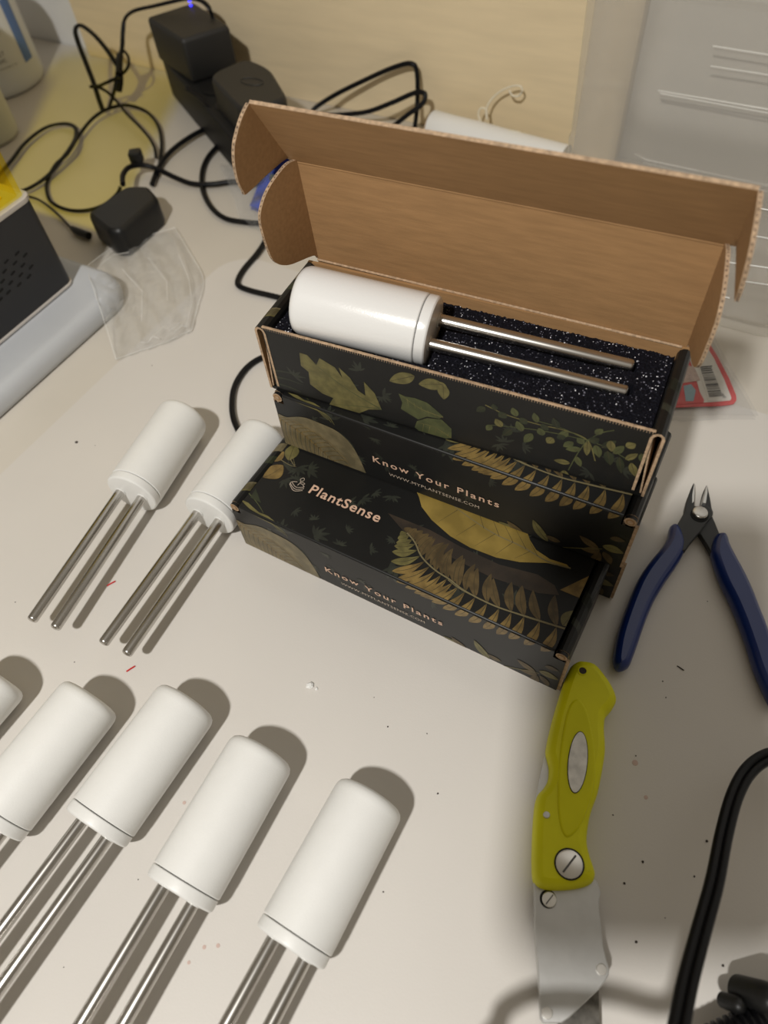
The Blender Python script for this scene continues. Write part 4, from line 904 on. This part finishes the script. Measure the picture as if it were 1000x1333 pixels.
c3 = [(-12, 240, .006), (15, 209, .006), (33, 186, .006), (58, 167, .006), (82, 161, .006), (97, 165, .007), (99, 177, .008), (92, 192, .012), (80, 208, .010), (62, 229, .006), (38, 245, .006), (15, 252, .006)]
tag(MB().sweep(catmull(px(c3), 8), .0024, .0014, 8).build('flat_cable', 'rubber', None, 60), 'flat black cable curving out from behind the amber cover', 'cable')
dc = empty('power_lead', tuple(at(80, 285, 0))[:2] + (0,), 'thin black lead ending in a barrel plug beside the vented unit', 'cable')
child_world(MB().sweep(catmull(px([(30, 254, .003), (48, 259, .003), (62, 268, .003), (78, 282, .003), (92, 296, .003), (100, 300, .0035)]), 8), .0011, .0011, 8).build('lead', 'rubber', None, 60), dc)
child_world(MB().sweep(px([(94, 297, .0045), (100, 301, .0045), (116, 307, .0045)]), lambda t: .0022 + .0012 * min(1, t * 2), None, 12).build('barrel_plug', 'black', None, 60), dc)
tag(MB().sweep(catmull(px([(160, 240, .020), (160, 228, .020), (168, 218, .016), (185, 215, .012), (205, 220, .008), (228, 231, .005), (250, 239, .004), (275, 240, .004), (300, 237, .004), (330, 236, .004)]), 8), .0024, .0024, 10).build('round_cable', 'rubber', None, 60), 'round black cable running from the loose adapter to the blue packet', 'cable')
cr = [(243, 116, .043), (256, 124, .043), (272, 138, .040), (287, 155, .030), (291, 170, .015), (284, 188, .006), (270, 206, .003), (263, 225, .003), (264, 248, .003), (275, 270, .003), (293, 284, .003), (318, 289, .003), (345, 291, .003)]
tag(MB().sweep(catmull(px(cr), 8), .0023, .0023, 10).build('round_cable', 'rubber', None, 60), 'round black cable dropping from the power strip in an S curve', 'cable')
tag(MB().sweep(catmull(px([(198, 240, .004), (205, 222, .004), (215, 205, .005), (232, 189, .006), (255, 174, .006), (280, 162, .008), (292, 155, .030), (303, 151, .044), (318, 150, .045)]), 8), .0024, .0024, 10).build('round_cable', 'rubber', None, 60), 'round black cable rising from the table to the power strip', 'cable')
tag(MB().sweep(catmull(px([(352, 290, .003), (346, 312, .003), (335, 330, .003), (318, 350, .003), (310, 364, .003), (311, 372, .003), (325, 378, .003), (345, 383, .003), (375, 390, .003)]), 8), .0023, .0023, 10).build('round_cable', 'rubber', None, 60), 'round black cable in a hairpin bend beside the open carton', 'cable')
tag(MB().sweep(catmull(px([(362, 462, .0035), (340, 466, .0035), (320, 480, .0035), (306, 502, .0035), (302, 525, .0035), (305, 548, .0035), (318, 575, .0035)]), 8), .0021, .0021, 10).build('round_cable', 'rubber', None, 60), 'dark cable ring showing left of the cartons, above a white probe', 'cable')
tag(MB().sweep(catmull([at_y(430, 160, .600), at_y(406, 147, .605), at_y(432, 126, .618), at_y(480, 102, .626), at_y(515, 87, .628), at_y(536, 83, .628), at_y(543, 96, .628), at_y(543, 140, .622), at_y(538, 180, .60)], 10), .0022, .0022, 10).build('wall_cable', 'rubber', None, 60), 'black cable standing in a tall loop against the plywood behind the lid', 'cable')
tag(MB().sweep(catmull([at_y(405, 148, .597), at_y(424, 150, .600), at_y(450, 149, .604), at_y(480, 145, .608), at_y(512, 133, .612), at_y(540, 121, .616), at_y(553, 122, .616), at_y(550, 135, .612), at_y(530, 150, .606), at_y(508, 168, .60), at_y(490, 185, .59)], 10), .0022, .0022, 10).build('wall_cable', 'rubber', None, 60), 'black cable looping low in front of the plywood, under the tall loop', 'cable')

# white film roll and twine
a = at(563, 165, .015); b_ = at(735, 212, .015); d = b_ - a; d.z = 0; T = Matrix.Translation(a) @ d.to_track_quat('Z', 'Y').to_matrix().to_4x4()
rl = empty('film_roll', (a.x, a.y, 0), 'white roll lying behind the raised kraft lid, against the plywood', 'roll')
child_world(MB().lathe([(.0085, 0), (.0140, 0), (.0146, .001), (.0142, .02), (.0147, .05), (.0143, .08), (.0146, d.length), (.0001, d.length)], 32, T).build('roll_sheet', 'roll', None, 50), rl)
child_world(MB().lathe([(.0084, .002), (.0084, -.004), (.0074, -.004), (.0074, .003), (.0001, .003)], 24, T).build('cardboard_core', 'kraft', None, 50), rl)
tw_ = [(690, 186, .600), (668, 189, .606), (650, 184, .610), (638, 176, .612), (628, 162, .615), (623, 150, .620), (626, 141, .622), (633, 143, .622), (634, 155, .620), (633, 146, .622), (636, 135, .624), (644, 125, .626), (655, 117, .626), (668, 112, .626), (677, 112, .626), (680, 118, .626), (675, 125, .626), (667, 124, .626), (663, 117, .627)]
tm = MB().sweep(catmull([at_y(*q) for q in tw_], 8), .0009, .0009, 8)
tm.sweep(catmull([at_y(*q) for q in ((640, 176, .605), (655, 170, .607), (675, 172, .607), (686, 180, .605), (676, 188, .603), (658, 187, .603), (646, 181, .605), (662, 174, .607), (685, 178, .606), (702, 181, .606))], 8), .0009, .0009, 8)
tag(tm.build('twine', 'twine', None, 60), 'cream twine curling up against the plywood above the white roll', 'string')

# clear tub standing at the right
tub = empty('plastic_tub', (-0.05, 0.55, 0), 'tall clear plastic tub standing at the right behind the cartons', 'container')
def tubring(ins, z, r_=.022): return [V((a, b_, z)) for a, b_ in rrect(-0.141 + ins, 0.038 - ins, 0.458 + ins, 0.642 - ins, r_ - ins * .5, 6)]
mb = MB(); mb.open = True
rg = [tubring(.010, .004), tubring(.004, .0008), tubring(.0012, .002), tubring(0.0006, .006), tubring(0, .012), tubring(-.0005, .06), tubring(-.001, .064), tubring(-.001, .068), tubring(-.0005, .072), tubring(-.001, .100), tubring(-.002, .103), tubring(-.002, .106), tubring(-.001, .109), tubring(-.003, .20), tubring(-.006, .201), tubring(-.006, .204)]
mb.loft(rg, 0, False); ins_ = [tubring(.0014, .204), tubring(.0014, .10), tubring(.0018, .014), tubring(.005, .008), tubring(.010, .0065)]
mb.loft(ins_, 0, False); mb.add(ins_[-1], [list(range(len(ins_[-1])))]); mb.add(rg[0], [list(range(len(rg[0])))])
child_world(mb.build('tub_shell', 'clear_tub', None, 50), tub)
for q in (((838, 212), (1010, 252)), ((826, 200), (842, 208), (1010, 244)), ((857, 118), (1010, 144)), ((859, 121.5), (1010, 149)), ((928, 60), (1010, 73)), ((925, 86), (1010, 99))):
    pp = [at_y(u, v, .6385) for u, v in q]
    child_world(MB().sweep(pp, .0007, .0007, 6).build('rib_highlight', 'edge_highlight', None, 60), tub)  # specular lines on the base edge and ribs, drawn as whitish sweeps
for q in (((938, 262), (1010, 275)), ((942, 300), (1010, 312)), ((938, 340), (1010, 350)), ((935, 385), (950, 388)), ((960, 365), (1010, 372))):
    child_world(MB().sweep([at_y(u, v, .4572) for u, v in q], .0004, .0004, 6).build('front_rib', 'edge_highlight', None, 60), tub)
# packets: crinkled clear bag, red card packet, blue packet
def coons(top, right, bottom, left, n=36, zf=None):
    """curves of pixels; top: A->B, right: B->D, bottom: E->D, left: A->E"""
    def cur(c):
        cc_ = catmull([V((*q, 0)) for q in c], ED)
        return lambda t: cc_[min(len(cc_) - 1, int(t * (len(cc_) - 1)))].lerp(cc_[min(len(cc_) - 1, int(t * (len(cc_) - 1)) + 1)], t * (len(cc_) - 1) % 1)
    T, R_, B_, L_ = cur(top), cur(right), cur(bottom), cur(left); g = []
    for j in range(n + 1):
        v = j / n
        for i in range(n + 1):
            u = i / n
            p = T(u) * (1 - v) + B_(u) * v + L_(v) * (1 - u) + R_(v) * u - (T(0) * (1 - u) * (1 - v) + T(1) * u * (1 - v) + B_(0) * (1 - u) * v + B_(1) * u * v)
            g.append(at(p.x, p.y, zf(u, v)))
    return g
def patch(g, n, name, m_, layers=1, drop=0.0):
    mb = MB(); mb.open = True; F_ = [[j * (n + 1) + i, j * (n + 1) + i + 1, (j + 1) * (n + 1) + i + 1, (j + 1) * (n + 1) + i] for j in range(n) for i in range(n)]
    mb.add(g, F_)
    if layers == 2: mb.add([V((p.x, p.y, max(.0006, p.z * drop))) for p in g], F_)
    return mb.build(name, m_, None, 60)
def zbag(u, v):
    on = max(0, 1 - u * 2.6) * max(0, 1 - abs(v - .25) * 1.6)
    fold = abs(math.sin(u * 17 + 3 * noise.noise(V((u * 3, v * 3, 1))))) * .0035 + abs(noise.noise(V((u * 7, v * 7, 3)))) * .010
    e = min(u, 1 - u, v, 1 - v); return .0205 * on + .0015 + (fold + .004 * math.sin(PI * u) * math.sin(PI * v)) * min(1, e * 6 + .25)
g = coons([(112, 348), (148, 322), (190, 308), (228, 297)], [(228, 297), (248, 330), (265, 364), (258, 398), (250, 430)], [(151, 468), (180, 458), (215, 446), (250, 430)], [(112, 348), (125, 385), (138, 425), (151, 468)], 60, zbag)
bg_ = patch(g, 60, 'clear_bag', 'clear_bag', 2, .35); tag(bg_, 'crumpled empty clear plastic bag lying across the grey tray corner', 'bag')
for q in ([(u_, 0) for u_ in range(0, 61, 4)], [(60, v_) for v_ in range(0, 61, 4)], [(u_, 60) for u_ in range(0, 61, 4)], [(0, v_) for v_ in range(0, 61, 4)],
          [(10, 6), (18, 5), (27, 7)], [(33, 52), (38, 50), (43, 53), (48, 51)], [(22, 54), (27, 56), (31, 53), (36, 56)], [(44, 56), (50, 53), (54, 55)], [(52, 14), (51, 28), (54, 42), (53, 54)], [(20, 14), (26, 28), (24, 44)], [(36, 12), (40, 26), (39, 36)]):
    mb = MB().sweep([g[v_ * 61 + u_] + V((0, 0, .0004)) for u_, v_ in q], .00022, .00022, 5); o_ = mb.build('fold_glint', 'edge_highlight', None, 60); o_.parent = bg_  # glints along rims and creases, painted as thin whitish sweeps
# red-edged card packet
rp = empty('card_packet', tuple(at(920, 500, 0))[:2] + (0,), 'red-bordered card packet with barcode in clear film right of the open carton', 'packet')
def flatpoly(pts, z, m_, nm, th=.0004): return child_world(MB().pillow([xy(u, v, z) for u, v in pts], [(0, z - th), (0, z)]).build(nm, m_, None, 30), rp)
flatpoly([(905, 425), (920, 441), (935, 465), (949.6, 493), (958.6, 515), (959, 521), (955, 526), (940, 528), (860, 531), (850, 430)], .0030, 'red', 'card')
flatpoly([(898, 430), (914, 441), (930, 467), (943, 494), (952.5, 518), (951, 521), (935, 522.5), (915, 524), (903, 480), (893, 455)], .0033, 'paper', 'printed_panel')
flatpoly([(870, 500), (896, 497), (905, 499), (917, 521), (916, 524), (870, 527)], .0034, 'red', 'red_panel')
flatpoly([(880, 470), (904, 478), (912, 495), (880, 500)], .0035, 'pinkgrey', 'small_print')
flatpoly([(890, 502), (900, 500), (906, 508), (903, 522), (893, 522)], .0036, 'teal', 'picture')
flatpoly([(908, 473.5), (931, 471.5), (951.5, 519.5), (922.5, 521.5)], .0036, 'paper', 'barcode_sticker')
mb = MB(); mb.open = True
A_, B_, D_, E_ = V((910.5, 476)), V((930.5, 474)), V((949.5, 517.5)), V((924, 519.5))
rb = random.Random(5); v = 0.03
while v < .93:
    w = rb.choice((.012, .02, .035)); l0 = .02; l1 = .72 if .06 < v < .86 else .80
    q = [A_.lerp(E_, vv).lerp(B_.lerp(D_, vv), uu) for uu, vv in ((l0, v), (l1, v), (l1, v + w), (l0, v + w))]
    mb.add([at(p.x, p.y, .0038) for p in q], [[0, 1, 2, 3]]); v += w + rb.choice((.014, .022, .03))
child_world(mb.build('barcode_bars', 'ink', None, 0), rp)
def zb2(u, v): return .0042 + .0035 * abs(noise.noise(V((u * 6, v * 6, 8)))) + .0015 * math.sin(PI * u)
g = coons([(880, 425), (905, 428), (928, 433)], [(928, 433), (950, 475), (970, 508), (988, 541)], [(868, 541), (900, 542), (940, 540), (988, 541)], [(880, 425), (874, 480), (868, 541)], 30, zb2)
child_world(patch(g, 30, 'film_sleeve', 'clear_bag2', 2, .2), rp)
v0, f0 = text_mesh('0', 0.0032, 1.0, 0.0)
pd = at(944, 518, .0038); q1 = at(938, 518.5, .0038); dx_ = (q1 - pd).normalized(); dy_ = V((-dx_.y, dx_.x, 0))
mb = MB(); mb.open = True; mb.add([pd + dx_ * (v.y - .001) - dy_ * v.x for v in v0], f0); child_world(mb.build('barcode_digit', 'ink', None, 0), rp)
# blue packet
bpk = empty('foil_packet', tuple(at(345, 240, 0))[:2] + (0,), 'blue foil packet in clear plastic showing between the two left lid ears', 'packet')
def zb3(u, v): return .004 + .012 * math.sin(PI * u) * math.sin(PI * v) + .003 * noise.noise(V((u * 5, v * 5, 2)))
g = coons([(352, 196), (372, 200), (398, 206)], [(398, 206), (392, 240), (378, 275)], [(325, 268), (350, 275), (378, 275)], [(352, 196), (340, 230), (325, 268)], 24, zb3)
child_world(patch(g, 24, 'foil_pouch', 'blue_foil', 2, .1), bpk)
g = coons([(366, 200), (385, 203), (400, 206)], [(400, 206), (398, 222), (392, 236)], [(352, 232), (372, 236), (392, 236)], [(366, 200), (360, 216), (352, 232)], 16, lambda u, v: zb3(.5, .5) + .0045 + .001 * math.sin(PI * v))
child_world(patch(g, 16, 'dark_wrapper', 'navy'), bpk)
g = coons([(352, 226), (368, 230), (384, 232)], [(384, 232), (381, 236), (380, 240)], [(350, 235), (365, 239), (380, 240)], [(352, 226), (351, 230), (350, 235)], 8, lambda u, v: zb3(.5, .5) + .0058)
child_world(patch(g, 8, 'silver_strip', 'silverfoil'), bpk)
def zb4(u, v): return .003 + .012 * abs(math.sin(PI * v)) + .006 * abs(noise.noise(V((u * 6, v * 6, 6))))
g = coons([(285, 213), (320, 214), (360, 200)], [(360, 200), (366, 240), (362, 300)], [(312, 285), (335, 296), (362, 300)], [(285, 213), (300, 245), (312, 285)], 28, zb4)
child_world(patch(g, 28, 'clear_pouch', 'clear_bag2', 2, .2), bpk)

# crumbs and scraps on the sheet
def crumb(u, v, s_, m_, name, label, cat, group=None, ln=None, ang=0.0):
    p = at(u, v, ZM); mb = MB()
    if ln:
        d = V((math.cos(ang), math.sin(ang), 0)); mb.sweep([p - d * ln / 2 + V((0, 0, s_)), p + V((0, 0, s_ * 1.3)), p + d * ln / 2 + V((0, 0, s_))], s_, s_ * .8, 6)
    else:
        rings = []
        for zz, rr_ in ((0, .7), (.5, 1), (1.0, .5)): rings.append([p + V((s_ * rr_ * math.cos(k * PI / 3) * random.uniform(.7, 1.3), s_ * rr_ * math.sin(k * PI / 3) * random.uniform(.7, 1.3), s_ * zz * .8)) for k in range(6)])
        mb.loft(rings)
    tag(mb.build(name, m_, None, 0), label, cat, group)
def dirpx(u0, v0, u1, v1): a = at(u0, v0); b_ = at(u1, v1); return math.atan2(b_.y - a.y, b_.x - a.x), (b_ - a).length
an, ln = dirpx(139, 763, 150, 757); crumb(145, 760, .00045, 'red_scrap', 'red_scrap', 'tiny red scrap between the two probes of the upper row', 'scrap', None, ln, an)
an, ln = dirpx(165, 875, 176, 868); crumb(170.5, 871, .00045, 'red_scrap', 'red_scrap', 'tiny red scrap just below the rod tips of the upper row', 'scrap', None, ln, an)
crumb(404, 893, .0022, 'crumb_white', 'white_crumb', 'white crumb on the sheet below the front carton', 'crumb')
crumb(412, 897, .0010, 'crumb_white', 'white_crumb', 'smaller white crumb beside the larger one below the front carton', 'crumb')
an, ln = dirpx(882, 868, 891, 874); crumb(886, 870, .0003, 'crumb_and_shade', 'dark_fibre', 'short dark fibre between the two blue grips', 'crumb', None, ln, an)
crumb(100, 576, .0011, 'crumb_and_shade', 'dark_speck', 'dark speck alone on the sheet left of the upper row', 'crumb')
for u, v, s_ in ((487, 908, .4), (505, 946, .6), (556, 955, .4), (570, 1033, .6), (499, 1161, .5), (828, 984, .5), (798, 1061, .5), (837, 1122, .8), (813, 1150, .7), (828, 1226, .8), (904, 1141, .6), (941, 1257, .8), (920, 1095, .8), (863, 887, .5), (867, 908, .5), (921, 783, .4), (97, 862, .4), (180, 1145, .4), (83, 1259, .4), (20, 784, .5), (124, 580, .4), (198, 476, .5), (866, 1195, .4)):
    crumb(u, v, .00075 * s_, 'crumb_and_shade', 'dark_speck', 'tiny dark speck scattered on the white sheet', 'crumb', 'dark specks scattered on the sheet')
for u, v, s_ in ((827, 993, 1.3), (841, 1038, .9), (266, 1233, .8), (284, 1231, .8), (240, 1045, .8), (246, 1253, .7)):
    p = at(u, v, ZM); tag(MB().lathe([(.0011 * s_, 0), (.0011 * s_, .00012), (.0001, .00015)], 10, Matrix.Translation(p)).build('pink_spot', 'pink_stain', None, 0), 'faint pink spot on the white sheet', 'spot', 'faint pink spots on the sheet')

# the photographer's phone, just behind the lens; it throws the wide soft shade at the lower right
ph = empty('smartphone', None, 'dark smartphone held above the table, outside the picture', 'phone', M_=Matrix(((RIGHT.x, UP.x, -FWD.x, CAM.x - FWD.x * .002), (RIGHT.y, UP.y, -FWD.y, CAM.y - FWD.y * .002), (RIGHT.z, UP.z, -FWD.z, CAM.z - FWD.z * .002), (0, 0, 0, 1))))
MB().pillow(roundpoly([(-.074, -.119), (.014, -.119), (.014, .020), (-.074, .020)], .012), [(.001, 0), (0, .0015), (0, .0065), (.001, .008)]).build('phone_body', 'black', ph, 40)
MB().pillow(roundpoly([(-.072, -.117), (.012, -.117), (.012, .018), (-.072, .018)], .010), [(0, .0081), (0, .0084)]).build('screen', 'vent', ph, 40)

# ------------------------------------------------------------------ light
ld = bpy.data.lights.new('ceiling_lamp', 'POINT'); ld.energy = 47; ld.color = (1.0, 0.975, 0.93); ld.shadow_soft_size = 0.033
lo_ = bpy.data.objects.new('ceiling_lamp', ld); C.objects.link(lo_); lo_.location = LP
w = bpy.data.worlds.new('room'); bpy.context.scene.world = w; w.use_nodes = True
bg = w.node_tree.nodes['Background']; bg.inputs['Color'].default_value = (1.0, 0.85, 0.64, 1); bg.inputs['Strength'].default_value = 0.195
